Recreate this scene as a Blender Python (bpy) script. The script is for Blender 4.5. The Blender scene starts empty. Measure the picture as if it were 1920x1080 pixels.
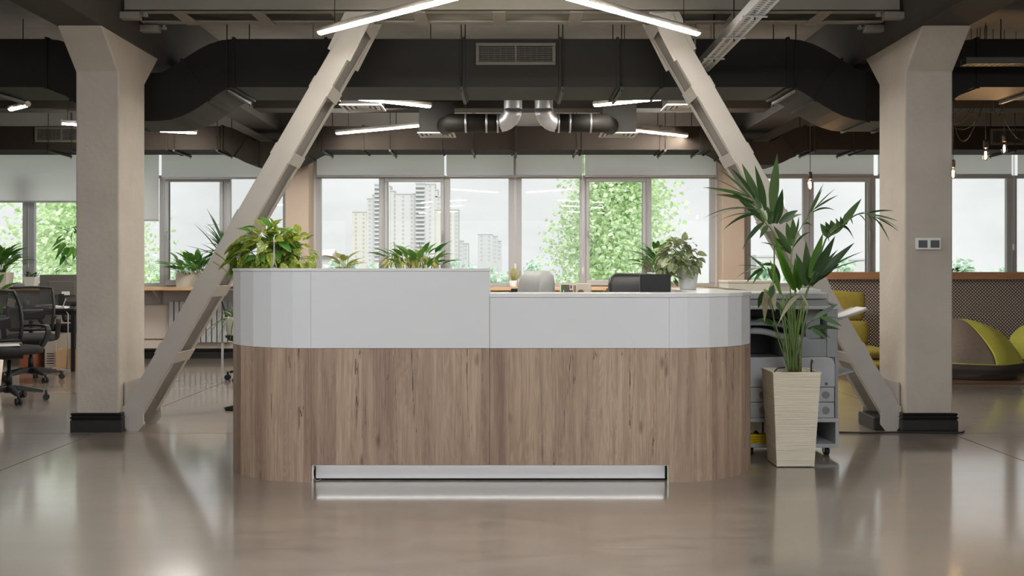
import bpy, math, random
from mathutils import Vector, Matrix
PI = math.pi
scene = bpy.context.scene
COL = scene.collection
F, HOR, EYE = 1940.0, 504.0, 1.25          # focal length in pixels, horizon row, eye height

# ---------------------------------------------------------------- camera
cam_d = bpy.data.cameras.new('camera')
cam_d.sensor_width = 36.0
cam_d.lens = F / 1920.0 * 36.0
cam_d.shift_y = -(540.0 - HOR) / 1920.0
cam_d.clip_end = 3000.0
cam = bpy.data.objects.new('camera', cam_d)
cam.location = (0, 0, EYE)
cam.rotation_euler = (PI / 2, 0, 0)
COL.objects.link(cam)
scene.camera = cam

# ---------------------------------------------------------------- sky, sun, exposure
world = bpy.data.worlds.new('overcast_sky')
scene.world = world
world.use_nodes = True
_n = world.node_tree.nodes
_l = world.node_tree.links
_n.clear()
_out = _n.new('ShaderNodeOutputWorld')
_bg = _n.new('ShaderNodeBackground')
_tc = _n.new('ShaderNodeTexCoord')
_mp = _n.new('ShaderNodeMapping')
_mp.inputs['Scale'].default_value = (2.2, 2.2, 5.0)
_nz = _n.new('ShaderNodeTexNoise')
_nz.inputs['Scale'].default_value = 2.0
_nz.inputs['Detail'].default_value = 6.0
_nz.inputs['Roughness'].default_value = 0.55
_rp = _n.new('ShaderNodeValToRGB')
_rp.color_ramp.elements[0].position = 0.36
_rp.color_ramp.elements[0].color = (0.83, 0.835, 0.84, 1)
_rp.color_ramp.elements[1].position = 0.62
_rp.color_ramp.elements[1].color = (1.0, 1.0, 1.0, 1)
_bg.inputs['Strength'].default_value = 1.02
_l.new(_tc.outputs['Generated'], _mp.inputs['Vector'])
_l.new(_mp.outputs['Vector'], _nz.inputs['Vector'])
_l.new(_nz.outputs['Fac'], _rp.inputs['Fac'])
_l.new(_rp.outputs['Color'], _bg.inputs['Color'])
_l.new(_bg.outputs['Background'], _out.inputs['Surface'])

sun_d = bpy.data.lights.new('veiled_sun', 'SUN')      # the sun behind thin cloud, on the far side of the roof
sun_d.energy = 5.0
sun_d.angle = math.radians(40)
sun_d.color = (1.0, 0.98, 0.95)
sun = bpy.data.objects.new('veiled_sun', sun_d)
sun.rotation_euler = (math.radians(38), 0, math.radians(12))
sun.location = (0, -4, 30)
COL.objects.link(sun)

TUBE = 150.0            # emission of the linear tubes
FAR = 240.0            # emission of the tubes near the windows
FILL = 185.0            # emission of the unseen neutral tubes added as fill
vs = scene.view_settings
vs.view_transform = 'Standard'
vs.look = 'None'
vs.exposure = 0.0
vs.gamma = 1.0
vs.use_curve_mapping = False
scene.cycles.use_denoising = True
scene.cycles.max_bounces = 8
scene.cycles.diffuse_bounces = 5
scene.cycles.glossy_bounces = 4
scene.cycles.transmission_bounces = 6
scene.cycles.transparent_max_bounces = 16
scene.cycles.sample_clamp_indirect = 6.0
scene.cycles.caustics_reflective = False
scene.cycles.caustics_refractive = False


# ---------------------------------------------------------------- helpers
def wx(px, Y): return (px - 960.0) * Y / F
def wz(py, Y): return EYE + (HOR - py) * Y / F
def P(px, py, Y): return (wx(px, Y), Y, wz(py, Y))


def srgb(r, g, b):
    def c(v):
        v /= 255.0
        return v / 12.92 if v <= 0.04045 else ((v + 0.055) / 1.055) ** 2.4
    return (c(r), c(g), c(b), 1.0)


def thing(name, label, cat, loc=(0, 0, 0), rz=0.0, group=None):
    o = bpy.data.objects.new(name, None)
    o.empty_display_size = 0.1
    COL.objects.link(o)
    o.location = loc
    o.rotation_euler = (0, 0, rz)
    return tag(o, label, cat, group)


def tag(o, label, cat, group=None):
    o['label'] = label
    o['category'] = cat
    if group:
        o['group'] = group
    return o


def struct(o, label=None):
    o['kind'] = 'structure'
    if label:
        o['label'] = label
    return o


def copy_tree(o, parent=None):
    c = o.copy()
    COL.objects.link(c)
    c.parent = parent
    for ch in o.children:
        copy_tree(ch, c)
    return c


class MB:
    """collects faces, then links them as one mesh object"""
    def __init__(self):
        self.v, self.f, self.s, self.uv = [], [], [], None

    def add(self, vs_, fs_, smooth=False):
        b = len(self.v)
        self.v += [tuple(p) for p in vs_]
        self.f += [tuple(i + b for i in f) for f in fs_]
        self.s += [smooth] * len(fs_)
        return self

    def box(self, x0, x1, y0, y1, z0, z1):
        return self.add([(x0, y0, z0), (x1, y0, z0), (x1, y1, z0), (x0, y1, z0),
                         (x0, y0, z1), (x1, y0, z1), (x1, y1, z1), (x0, y1, z1)],
                        [(0, 3, 2, 1), (4, 5, 6, 7), (0, 1, 5, 4), (1, 2, 6, 5), (2, 3, 7, 6), (3, 0, 4, 7)])

    def obox(self, c, ax, ay, az, hx, hy, hz):
        c = Vector(c); ax = Vector(ax).normalized() * hx; ay = Vector(ay).normalized() * hy; az = Vector(az).normalized() * hz
        p = [c + ax * i + ay * j + az * k for k in (-1, 1) for j in (-1, 1) for i in (-1, 1)]
        return self.add(p, [(0, 2, 3, 1), (4, 5, 7, 6), (0, 1, 5, 4), (1, 3, 7, 5), (3, 2, 6, 7), (2, 0, 4, 6)])

    def bar(self, p0, p1, w, h, up=(0, 0, 1)):
        p0, p1 = Vector(p0), Vector(p1)
        d = p1 - p0
        a = d.normalized()
        s = a.cross(Vector(up))
        if s.length < 1e-4:
            s = a.cross(Vector((0, 1, 0)))
        s.normalize()
        return self.obox((p0 + p1) / 2, a, s, s.cross(a), d.length / 2, w / 2, h / 2)

    def prism(self, poly, a0, a1, axis='x'):
        """polygon in the two other axes, extruded along axis"""
        n = len(poly)
        def q(p, a):
            return {'x': (a, p[0], p[1]), 'y': (p[0], a, p[1]), 'z': (p[0], p[1], a)}[axis]
        vs_ = [q(p, a0) for p in poly] + [q(p, a1) for p in poly]
        fs_ = [tuple(range(n - 1, -1, -1)), tuple(range(n, 2 * n))]
        fs_ += [(i, (i + 1) % n, n + (i + 1) % n, n + i) for i in range(n)]
        return self.add(vs_, fs_)

    def tube(self, pts, r, n=8, cap=True, smooth=True):
        pts = [Vector(p) for p in pts]
        rs = r if isinstance(r, (list, tuple)) else [r] * len(pts)
        ref = None
        vs_, fs_ = [], []
        for i, p in enumerate(pts):
            t = (pts[min(i + 1, len(pts) - 1)] - pts[max(i - 1, 0)]).normalized()
            if ref is None:
                ref = t.cross(Vector((0, 0, 1)))
                if ref.length < 1e-3:
                    ref = Vector((1, 0, 0))
            ref = (ref - t * ref.dot(t)).normalized()
            b = t.cross(ref)
            for k in range(n):
                a = 2 * PI * k / n
                vs_.append(p + (ref * math.cos(a) + b * math.sin(a)) * rs[i])
        m = len(pts)
        for i in range(m - 1):
            for k in range(n):
                fs_.append((i * n + k, i * n + (k + 1) % n, (i + 1) * n + (k + 1) % n, (i + 1) * n + k))
        self.add(vs_, fs_, smooth)
        if cap:
            b = len(self.v) - len(vs_)
            self.f += [tuple(b + k for k in range(n - 1, -1, -1)), tuple(b + (m - 1) * n + k for k in range(n))]
            self.s += [False, False]
        return self

    def lathe(self, prof, c=(0, 0, 0), n=20, smooth=True):
        """prof: list of (radius, z)"""
        vs_, fs_ = [], []
        for r, z in prof:
            for k in range(n):
                a = 2 * PI * k / n
                vs_.append((c[0] + r * math.cos(a), c[1] + r * math.sin(a), c[2] + z))
        m = len(prof)
        for i in range(m - 1):
            for k in range(n):
                fs_.append((i * n + k, i * n + (k + 1) % n, (i + 1) * n + (k + 1) % n, (i + 1) * n + k))
        self.add(vs_, fs_, smooth)
        b = len(self.v) - len(vs_)
        if prof[0][0] > 1e-4:
            self.f.append(tuple(b + k for k in range(n - 1, -1, -1))); self.s.append(False)
        if prof[-1][0] > 1e-4:
            self.f.append(tuple(b + (m - 1) * n + k for k in range(n))); self.s.append(False)
        return self

    def loft(self, rings, smooth=True, cap=True):
        n = len(rings[0])
        vs_ = [p for r in rings for p in r]
        fs_ = [(i * n + k, i * n + (k + 1) % n, (i + 1) * n + (k + 1) % n, (i + 1) * n + k)
               for i in range(len(rings) - 1) for k in range(n)]
        self.add(vs_, fs_, smooth)
        if cap:
            b = len(self.v) - len(vs_)
            self.f += [tuple(b + k for k in range(n - 1, -1, -1)), tuple(b + (len(rings) - 1) * n + k for k in range(n))]
            self.s += [False, False]
        return self

    def mesh(self, name, mat, off=Vector((0, 0, 0))):
        m = bpy.data.meshes.new(name)
        m.from_pydata([(p[0] - off[0], p[1] - off[1], p[2] - off[2]) for p in self.v], [], self.f)
        m.polygons.foreach_set('use_smooth', self.s)
        if mat:
            m.materials.append(mat)
        if self.uv:
            ul = m.uv_layers.new(name='UVMap')
            for lp in m.loops:
                ul.data[lp.index].uv = self.uv[lp.vertex_index]
        m.update()
        return m

    def build(self, name, mat, parent=None, world=True, bevel=0, seg=2, sub=0):
        off = Vector((0, 0, 0))
        if parent is not None and world:
            q = parent
            while q is not None:
                off += q.location
                q = q.parent
        o = bpy.data.objects.new(name, self.mesh(name, mat, off))
        COL.objects.link(o)
        if parent is not None:
            o.parent = parent
        if bevel:
            b = o.modifiers.new('bevel', 'BEVEL')
            b.width = bevel; b.segments = seg; b.limit_method = 'ANGLE'; b.angle_limit = math.radians(35)
        if sub:
            s = o.modifiers.new('subdivision', 'SUBSURF')
            s.levels = sub; s.render_levels = sub
        return o


def boxpart(name, mat, parent, x0, x1, y0, y1, z0, z1, bevel=0, world=True):
    return MB().box(x0, x1, y0, y1, z0, z1).build(name, mat, parent, world, bevel)


def place(mesh, name, parent, loc, rot=None, scale=(1, 1, 1)):
    o = bpy.data.objects.new(name, mesh)
    COL.objects.link(o)
    o.parent = parent
    o.location = loc
    if rot is not None:
        o.rotation_euler = rot
    o.scale = scale
    return o


# ---------------------------------------------------------------- materials
MATS = {}


class NT:
    def __init__(self, name):
        self.m = bpy.data.materials.new(name)
        self.m.use_nodes = True
        self.t = self.m.node_tree
        self.b = self.t.nodes['Principled BSDF']
        self.out = self.t.nodes['Material Output']

    def n(self, kind, **kw):
        nd = self.t.nodes.new('ShaderNode' + kind)
        for k, v in kw.items():
            if k in ('operation', 'blend_type', 'data_type', 'feature', 'noise_dimensions', 'voronoi_dimensions', 'distance', 'wave_type', 'bands_direction', 'musgrave_type'):
                setattr(nd, k, v)
            else:
                nd.inputs[k.replace('_', ' ')].default_value = v
        return nd

    def l(self, a, b): self.t.links.new(a, b)

    def math(self, op, a, b=None, c=None):
        nd = self.t.nodes.new('ShaderNodeMath')
        nd.operation = op
        for i, x in enumerate((a, b, c)):
            if x is None: continue
            if isinstance(x, (int, float)): nd.inputs[i].default_value = x
            else: self.l(x, nd.inputs[i])
        return nd.outputs[0]

    def ramp(self, fac, stops):
        r = self.t.nodes.new('ShaderNodeValToRGB')
        e = r.color_ramp.elements
        while len(e) < len(stops): e.new(0.5)
        for i, (p, c) in enumerate(stops):
            e[i].position = p; e[i].color = c
        self.l(fac, r.inputs['Fac'])
        return r.outputs['Color']

    def mix(self, fac, a, b, blend='MIX'):
        m = self.t.nodes.new('ShaderNodeMix')
        m.data_type = 'RGBA'; m.blend_type = blend
        for s, x in ((m.inputs[0], fac), (m.inputs[6], a), (m.inputs[7], b)):
            if isinstance(x, (int, float, tuple)): s.default_value = x
            else: self.l(x, s)
        return m.outputs[2]

    def coord(self, which='Object', scale=(1, 1, 1)):
        tc = self.t.nodes.new('ShaderNodeTexCoord')
        mp = self.t.nodes.new('ShaderNodeMapping')
        mp.inputs['Scale'].default_value = scale
        self.l(tc.outputs[which], mp.inputs['Vector'])
        return mp.outputs['Vector']

    def pos(self, scale=(1, 1, 1)):
        g = self.t.nodes.new('ShaderNodeNewGeometry')
        mp = self.t.nodes.new('ShaderNodeMapping')
        mp.inputs['Scale'].default_value = scale
        self.l(g.outputs['Position'], mp.inputs['Vector'])
        return mp.outputs['Vector']

    def noise(self, vec, scale, detail=4.0, rough=0.55, dist=0.0):
        z = self.t.nodes.new('ShaderNodeTexNoise')
        z.inputs['Scale'].default_value = scale
        z.inputs['Detail'].default_value = detail
        z.inputs['Roughness'].default_value = rough
        z.inputs['Distortion'].default_value = dist
        self.l(vec, z.inputs['Vector'])
        return z.outputs['Fac']

    def bump(self, h, strength=0.2, dist=0.01):
        b = self.t.nodes.new('ShaderNodeBump')
        b.inputs['Strength'].default_value = strength
        b.inputs['Distance'].default_value = dist
        self.l(h, b.inputs['Height'])
        self.l(b.outputs['Normal'], self.b.inputs['Normal'])


def mat(name, col, rough=0.5, metal=0.0, var=0.0, vscale=6.0, bump=0.0, bscale=40.0, spec=0.5, coord='Object', coat=0.0, vs3=(1, 1, 1)):
    t = NT(name)
    t.b.inputs['Roughness'].default_value = rough
    t.b.inputs['Metallic'].default_value = metal
    t.b.inputs['Specular IOR Level'].default_value = spec
    t.b.inputs['Coat Weight'].default_value = coat
    v = t.coord(coord, vs3)
    if var:
        f = t.noise(v, vscale, 5)
        lo = tuple(c * (1 - var) for c in col[:3]) + (1,)
        hi = tuple(min(1, c * (1 + var)) for c in col[:3]) + (1,)
        t.l(t.ramp(f, [(0.3, lo), (0.7, hi)]), t.b.inputs['Base Color'])
    else:
        f = t.noise(v, vscale, 2)
        lo = tuple(c * 0.97 for c in col[:3]) + (1,)
        t.l(t.ramp(f, [(0.3, lo), (0.7, col)]), t.b.inputs['Base Color'])
    if bump:
        t.bump(t.noise(v, bscale, 4), bump, 0.01)
    MATS[name] = t.m
    return t.m


def emit(name, col, strength):
    t = NT(name)
    t.b.inputs['Base Color'].default_value = col
    t.b.inputs['Emission Color'].default_value = col
    t.b.inputs['Emission Strength'].default_value = strength
    MATS[name] = t.m
    return t.m


def glass_mat(name, tint=(1, 1, 1, 1), refl=0.06, rough=0.0):
    t = NT(name)
    t.t.nodes.remove(t.b)
    tr = t.n('BsdfTransparent'); tr.inputs['Color'].default_value = tint
    gl = t.n('BsdfGlossy'); gl.inputs['Roughness'].default_value = rough
    fr = t.n('LayerWeight'); fr.inputs['Blend'].default_value = 0.25
    fac = t.math('MULTIPLY_ADD', fr.outputs['Fresnel'], 0.5, refl * 0.3)
    mx = t.n('MixShader')
    t.l(fac, mx.inputs[0]); t.l(tr.outputs[0], mx.inputs[1]); t.l(gl.outputs[0], mx.inputs[2])
    t.l(mx.outputs[0], t.out.inputs['Surface'])
    MATS[name] = t.m
    return t.m


def leaf_mat(name, c0, c1, trans=0.35, rough=0.45, vein=None, island=False, spec=0.4):
    t = NT(name)
    if island:
        g = t.t.nodes.new('ShaderNodeNewGeometry'); rnd = g.outputs['Random Per Island']
    else:
        oi = t.t.nodes.new('ShaderNodeObjectInfo'); rnd = oi.outputs['Random']
    col = t.ramp(rnd, [(0.0, c0), (1.0, c1)])
    if vein:
        f = t.noise(t.coord('Object', (6, 2.0, 6)), 2.2, 3)
        col = t.mix(t.ramp(f, [(0.52, (0, 0, 0, 1)), (0.6, (1, 1, 1, 1))]), col, vein)
    t.l(col, t.b.inputs['Base Color'])
    t.b.inputs['Roughness'].default_value = rough
    t.b.inputs['Specular IOR Level'].default_value = spec
    tl = t.n('BsdfTranslucent')
    t.l(col, tl.inputs['Color'])
    mx = t.n('MixShader'); mx.inputs[0].default_value = trans
    t.l(t.b.outputs[0], mx.inputs[1]); t.l(tl.outputs[0], mx.inputs[2])
    t.l(mx.outputs[0], t.out.inputs['Surface'])
    MATS[name] = t.m
    return t.m


M = MATS
mat('plaster', srgb(186, 177, 165), 0.8, var=0.08, vscale=3.0, bump=0.35, bscale=26)
mat('steel_paint', srgb(176, 171, 163), 0.5, var=0.05, vscale=4.0, bump=0.08, bscale=60)
mat('girder_paint', srgb(140, 135, 124), 0.55, var=0.08, vscale=3.0)
mat('ceiling_concrete', srgb(140, 137, 131), 0.9, var=0.22, vscale=1.6, bump=0.4, bscale=14)
mat('beam_concrete', srgb(62, 58, 52), 0.85, var=0.16, vscale=2.0, bump=0.3, bscale=14)
mat('duct_black', srgb(34, 32, 28), 0.6, metal=0.0, spec=0.25, var=0.16, vscale=1.6, bump=0.05, bscale=5)
mat('duct_brown', srgb(44, 38, 32), 0.7, metal=0.0, spec=0.12, var=0.14, vscale=1.6, bump=0.05, bscale=5)
mat('black_metal', srgb(34, 33, 32), 0.5, metal=0.3)
mat('grille_grey', srgb(92, 88, 80), 0.5, metal=0.2)
mat('galvanised', srgb(196, 198, 200), 0.32, metal=0.85, var=0.10, vscale=9)
mat('flex_foil', srgb(205, 207, 210), 0.42, metal=0.6, var=0.08, vscale=10)
mat('diffuser_white', srgb(222, 222, 220), 0.5)
mat('lamp_body', srgb(225, 218, 208), 0.45)
mat('wall_white', srgb(204, 203, 200), 0.85, var=0.03, vscale=2, bump=0.1)
mat('wall_beige', srgb(192, 174, 157), 0.8, var=0.03, vscale=2, bump=0.08)
mat('panel_cream', srgb(216, 204, 192), 0.6, var=0.02)
mat('upvc', srgb(178, 179, 181), 0.4)
mat('white_laminate', srgb(226, 226, 226), 0.32, var=0.015, vscale=1.5)
mat('white_gloss', srgb(232, 232, 230), 0.16)
mat('baseboard_black', srgb(30, 29, 29), 0.28)
mat('kick_metal', srgb(232, 232, 232), 0.38, metal=0.25)
mat('black_plastic', srgb(34, 34, 35), 0.5, bump=0.05, bscale=200)
mat('black_fabric', srgb(40, 40, 41), 0.9, var=0.12, vscale=60, bump=0.3, bscale=300)
mat('black_leather', srgb(42, 42, 44), 0.42, bump=0.15, bscale=120)
mat('grey_leather', srgb(150, 153, 152), 0.55, var=0.05, vscale=8, bump=0.1, bscale=120)
mat('monitor_grey', srgb(98, 94, 88), 0.6, var=0.1, vscale=4, vs3=(1, 1, 14))
mat('screen_black', srgb(22, 22, 23), 0.3)
mat('printer_light', srgb(176, 177, 178), 0.5)
mat('printer_mid', srgb(142, 143, 145), 0.5)
mat('printer_dark', srgb(84, 86, 90), 0.55)
mat('printer_handle', srgb(128, 129, 131), 0.5)
mat('line_black', srgb(22, 22, 22), 0.6)
mat('paper', srgb(228, 228, 226), 0.7)
mat('tray_grey', srgb(150, 152, 154), 0.5)
mat('soil', srgb(48, 40, 34), 0.95, var=0.3, vscale=40, bump=0.8, bscale=60)
mat('pot_cream', srgb(222, 212, 200), 0.6, var=0.02)
mat('pot_white', srgb(228, 228, 226), 0.4)
mat('carton', srgb(214, 200, 182), 0.75, var=0.03)
mat('cream_board', srgb(222, 216, 202), 0.6)
mat('yellow_cloth', srgb(214, 188, 20), 0.8, var=0.1, vscale=20)
mat('mustard_fabric', srgb(164, 152, 70), 0.9, var=0.08, vscale=14, bump=0.3, bscale=160)
mat('lime_fabric', srgb(186, 188, 84), 0.9, var=0.06, vscale=14, bump=0.3, bscale=160)
mat('taupe_fabric', srgb(124, 114, 104), 0.95, var=0.1, vscale=40, bump=0.3, bscale=200)
mat('charcoal_fabric', srgb(72, 68, 64), 0.95, var=0.08, vscale=40, bump=0.3, bscale=200)
mat('rubber', srgb(30, 30, 31), 0.6)
mat('brown_leather', srgb(104, 94, 86), 0.5, bump=0.1, bscale=100)
mat('light_wood', srgb(214, 176, 136), 0.5, var=0.08, vscale=3, vs3=(1, 8, 8))
mat('cap_wood', srgb(176, 132, 98), 0.5, var=0.16, vscale=3, vs3=(1, 9, 9))
mat('podium_wood', srgb(98, 74, 58), 0.45, var=0.12, vscale=4, vs3=(1, 8, 8))
mat('pc_beige', srgb(176, 168, 152), 0.6)
mat('stem_green', srgb(104, 128, 66), 0.6, var=0.12, vscale=20)
mat('stem_brown', srgb(112, 96, 74), 0.8, var=0.2, vscale=30)
mat('bark', srgb(150, 142, 130), 0.9, var=0.2, vscale=6)
mat('facade_white', srgb(184, 184, 183), 0.9, var=0.02, vscale=0.1)
mat('facade_cream', srgb(186, 184, 176), 0.9, var=0.02, vscale=0.1)
mat('facade_glass', srgb(160, 164, 167), 0.4)
mat('facade_loggia', srgb(176, 178, 178), 0.7)
mat('outside_ground', srgb(176, 178, 172), 0.95, var=0.15, vscale=0.05)
mat('roof_rose', srgb(196, 180, 190), 0.8)
emit('tube_light', (1.0, 0.92, 0.81, 1), TUBE)
emit('window_bay_light', (1.0, 0.95, 0.88, 1), FAR)
emit('fill_light', (0.96, 1.0, 1.05, 1), FILL)
emit('strip_light', (1.0, 1.0, 0.99, 1), 5.0)
emit('filament', (1.0, 0.60, 0.28, 1), 1100.0)
glass_mat('window_glass', (0.97, 0.985, 0.98, 1), 0.06)
glass_mat('bulb_glass', (1.0, 0.93, 0.84, 1), 0.10)
leaf_mat('leaf_pothos', srgb(84, 122, 38), srgb(150, 170, 66), 0.35, vein=srgb(206, 204, 104))
leaf_mat('leaf_green', srgb(66, 128, 50), srgb(124, 172, 84), 0.35)
leaf_mat('leaf_dark', srgb(44, 78, 48), srgb(78, 112, 70), 0.25)
leaf_mat('leaf_ivy', srgb(92, 112, 72), srgb(140, 152, 110), 0.25, vein=srgb(190, 194, 160))
leaf_mat('leaf_pale', srgb(160, 170, 84), srgb(206, 204, 138), 0.35)
leaf_mat('leaf_palm', srgb(38, 66, 30), srgb(84, 112, 62), 0.22, rough=0.38, spec=0.5)
leaf_mat('leaf_palm_bright', srgb(60, 104, 24), srgb(96, 138, 44), 0.35, rough=0.4)
leaf_mat('leaf_dry', srgb(150, 146, 116), srgb(176, 170, 140), 0.2)
leaf_mat('tree_leaf', srgb(190, 217, 164), srgb(236, 245, 222), 0.5, island=True)  # leaves paled: the washed-out outdoor haze is put into their colour
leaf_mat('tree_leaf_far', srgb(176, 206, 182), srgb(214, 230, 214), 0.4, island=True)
leaf_mat('tree_blossom', srgb(206, 150, 190), srgb(226, 190, 214), 0.4, island=True)


def make_blind_mat():
    t = NT('blind_fabric')
    v = t.coord('Object', (1, 1, 1))
    f = t.noise(v, 420, 2)
    col = t.ramp(f, [(0.35, srgb(228, 227, 226)), (0.65, srgb(242, 241, 240))])
    t.l(col, t.b.inputs['Base Color'])
    t.b.inputs['Roughness'].default_value = 0.9
    tl = t.n('BsdfTranslucent'); t.l(col, tl.inputs['Color'])
    mx = t.n('MixShader'); mx.inputs[0].default_value = 0.75
    t.l(t.b.outputs[0], mx.inputs[1]); t.l(tl.outputs[0], mx.inputs[2]); t.l(mx.outputs[0], t.out.inputs['Surface'])
    M['blind_fabric'] = t.m


def make_mesh_fabric():
    t = NT('chair_mesh')
    t.b.inputs['Base Color'].default_value = srgb(36, 36, 37)
    t.b.inputs['Roughness'].default_value = 0.8
    v = t.coord('Object', (1, 1, 1))
    w = t.n('TexChecker', Scale=260.0)
    t.l(v, w.inputs['Vector'])
    tr = t.n('BsdfTransparent')
    mx = t.n('MixShader')
    f = t.math('MULTIPLY_ADD', w.outputs['Fac'], -0.25, 0.85)
    t.l(f, mx.inputs[0])
    t.l(tr.outputs[0], mx.inputs[1]); t.l(t.b.outputs[0], mx.inputs[2]); t.l(mx.outputs[0], t.out.inputs['Surface'])
    M['chair_mesh'] = t.m


def make_floor_mat():
    t = NT('polished_concrete')
    big = t.noise(t.pos((0.5, 0.9, 1)), 1.1, 6, 0.6, 0.4)
    fine = t.noise(t.pos((1.6, 4.4, 1)), 2.2, 7, 0.6, 0.6)
    col = t.ramp(big, [(0.28, srgb(108, 95, 82)), (0.5, srgb(124, 110, 96)), (0.74, srgb(142, 127, 112))])
    col = t.mix(t.ramp(fine, [(0.35, (0.0, 0.0, 0.0, 1)), (0.7, (0.4, 0.4, 0.4, 1))]), col, srgb(152, 141, 129))
    spk = t.noise(t.pos((1, 1, 1)), 60, 3, 0.7)
    col = t.mix(t.ramp(spk, [(0.3, (0.25, 0.25, 0.25, 1)), (0.45, (0, 0, 0, 1))]), col, srgb(88, 78, 70))
    sc = t.noise(t.pos((0.8, 26.0, 1)), 1.7, 2, 0.4, 0.2)
    col = t.mix(t.ramp(sc, [(0.735, (0, 0, 0, 1)), (0.76, (0.35, 0.35, 0.35, 1))]), col, srgb(196, 184, 170))
    t.l(col, t.b.inputs['Base Color'])
    r = t.ramp(fine, [(0.3, (0.34, 0.34, 0.34, 1)), (0.7, (0.46, 0.46, 0.46, 1))])
    t.l(r, t.b.inputs['Roughness'])
    t.b.inputs['Specular IOR Level'].default_value = 0.5
    t.b.inputs['IOR'].default_value = 2.2
    t.b.inputs['Coat Weight'].default_value = 1.0
    t.b.inputs['Coat IOR'].default_value = 2.1
    t.b.inputs['Coat Roughness'].default_value = 0.11
    t.bump(t.noise(t.pos((1.2, 4, 1)), 1.6, 3, 0.5), 0.02, 0.01)
    M['polished_concrete'] = t.m


def make_wood_mat():
    """laminate printed with cracked grey-brown oak staves; u = run of the front in metres, v = height"""
    t = NT('oak_laminate')
    tc = t.t.nodes.new('ShaderNodeTexCoord')
    sx = t.t.nodes.new('ShaderNodeSeparateXYZ')
    t.l(tc.outputs['UV'], sx.inputs[0])
    u, v = sx.outputs[0], sx.outputs[1]
    u2 = t.math('ADD', u, t.math('MULTIPLY', t.math('SINE', t.math('MULTIPLY', u, 9.7)), 0.035))
    pid = t.math('FLOOR', t.math('MULTIPLY', u2, 7.4))
    wn = t.t.nodes.new('ShaderNodeTexWhiteNoise'); wn.noise_dimensions = '1D'
    t.l(pid, wn.inputs['W'])
    rnd = wn.outputs['Value']
    def vec(su, sv, off):
        c = t.t.nodes.new('ShaderNodeCombineXYZ')
        t.l(t.math('MULTIPLY', u, su), c.inputs[0])
        t.l(t.math('ADD', t.math('MULTIPLY', v, sv), t.math('MULTIPLY', rnd, off)), c.inputs[1])
        t.l(t.math('MULTIPLY', rnd, 13.0), c.inputs[2])
        return c.outputs[0]
    base = t.ramp(rnd, [(0.0, srgb(150, 124, 108)), (0.3, srgb(190, 162, 137)), (0.6, srgb(166, 138, 121)), (0.8, srgb(200, 174, 148)), (1.0, srgb(178, 150, 128))])
    n1 = t.noise(vec(9, 0.9, 7), 1.6, 3, 0.5, 0.8)
    rings = t.math('SINE', t.math('MULTIPLY', n1, 60.0))
    base = t.mix(t.math('MULTIPLY_ADD', rings, 0.15, 0.15), base, srgb(116, 90, 76))
    grain = t.noise(vec(120, 2.2, 9), 1.4, 5, 0.65)
    base = t.mix(t.ramp(grain, [(0.38, (0.5, 0.5, 0.5, 1)), (0.6, (0, 0, 0, 1))]), base, srgb(118, 95, 80))
    soft = t.noise(vec(14, 0.8, 4), 1.2, 3, 0.5)
    base = t.mix(t.ramp(soft, [(0.4, (0, 0, 0, 1)), (0.75, (0.5, 0.5, 0.5, 1))]), base, srgb(214, 190, 162))
    # cracks
    ck = t.noise(vec(10, 0.40, 17), 1.5, 5, 0.5, 0.3)
    band = t.math('ABSOLUTE', t.math('SUBTRACT', ck, 0.5))
    msk = t.noise(vec(7, 1.0, 23), 1.3, 2, 0.5)
    crack = t.math('MULTIPLY', t.math('LESS_THAN', band, 0.0045), t.math('GREATER_THAN', msk, 0.53))
    base = t.mix(t.math('MULTIPLY', crack, 0.8), base, srgb(56, 44, 38))
    # knots
    vo = t.t.nodes.new('ShaderNodeTexVoronoi')
    vo.inputs['Scale'].default_value = 1.0
    t.l(vec(7.5, 2.6, 31), vo.inputs['Vector'])
    kd = t.math('ADD', vo.outputs['Distance'], t.math('MULTIPLY', grain, 0.06))
    base = t.mix(t.ramp(kd, [(0.06, (0.65, 0.65, 0.65, 1)), (0.17, (0, 0, 0, 1))]), base, srgb(78, 60, 50))
    t.l(base, t.b.inputs['Base Color'])
    t.b.inputs['Roughness'].default_value = 0.55
    M['oak_laminate'] = t.m


def make_pattern_mat():
    """black overlapping-circle print with pale four-point stars"""
    t = NT('star_print')
    tc = t.t.nodes.new('ShaderNodeNewGeometry')
    mp = t.t.nodes.new('ShaderNodeMapping')
    mp.inputs['Rotation'].default_value = (0, PI / 4, 0)
    k = 1 / 0.031
    mp.inputs['Scale'].default_value = (k, k, k)
    mp.vector_type = 'POINT'
    # rotate first, then scale uniformly
    t.l(tc.outputs['Position'], mp.inputs['Vector'])
    sp = t.t.nodes.new('ShaderNodeSeparateXYZ')
    t.l(mp.outputs['Vector'], sp.inputs[0])
    a = t.math('FRACT', sp.outputs[0]); b = t.math('FRACT', sp.outputs[2])
    tot = None
    for i in (0, 1):
        for j in (0, 1):
            da = t.math('SUBTRACT', a, i); db = t.math('SUBTRACT', b, j)
            d = t.math('ADD', t.math('MULTIPLY', da, da), t.math('MULTIPLY', db, db))
            c = t.math('LESS_THAN', d, 0.515)
            tot = c if tot is None else t.math('ADD', tot, c)
    f = t.math('GREATER_THAN', tot, 1.5)
    t.l(t.mix(f, srgb(224, 214, 205), srgb(46, 37, 34)), t.b.inputs['Base Color'])
    t.b.inputs['Roughness'].default_value = 0.22
    M['star_print'] = t.m


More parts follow.
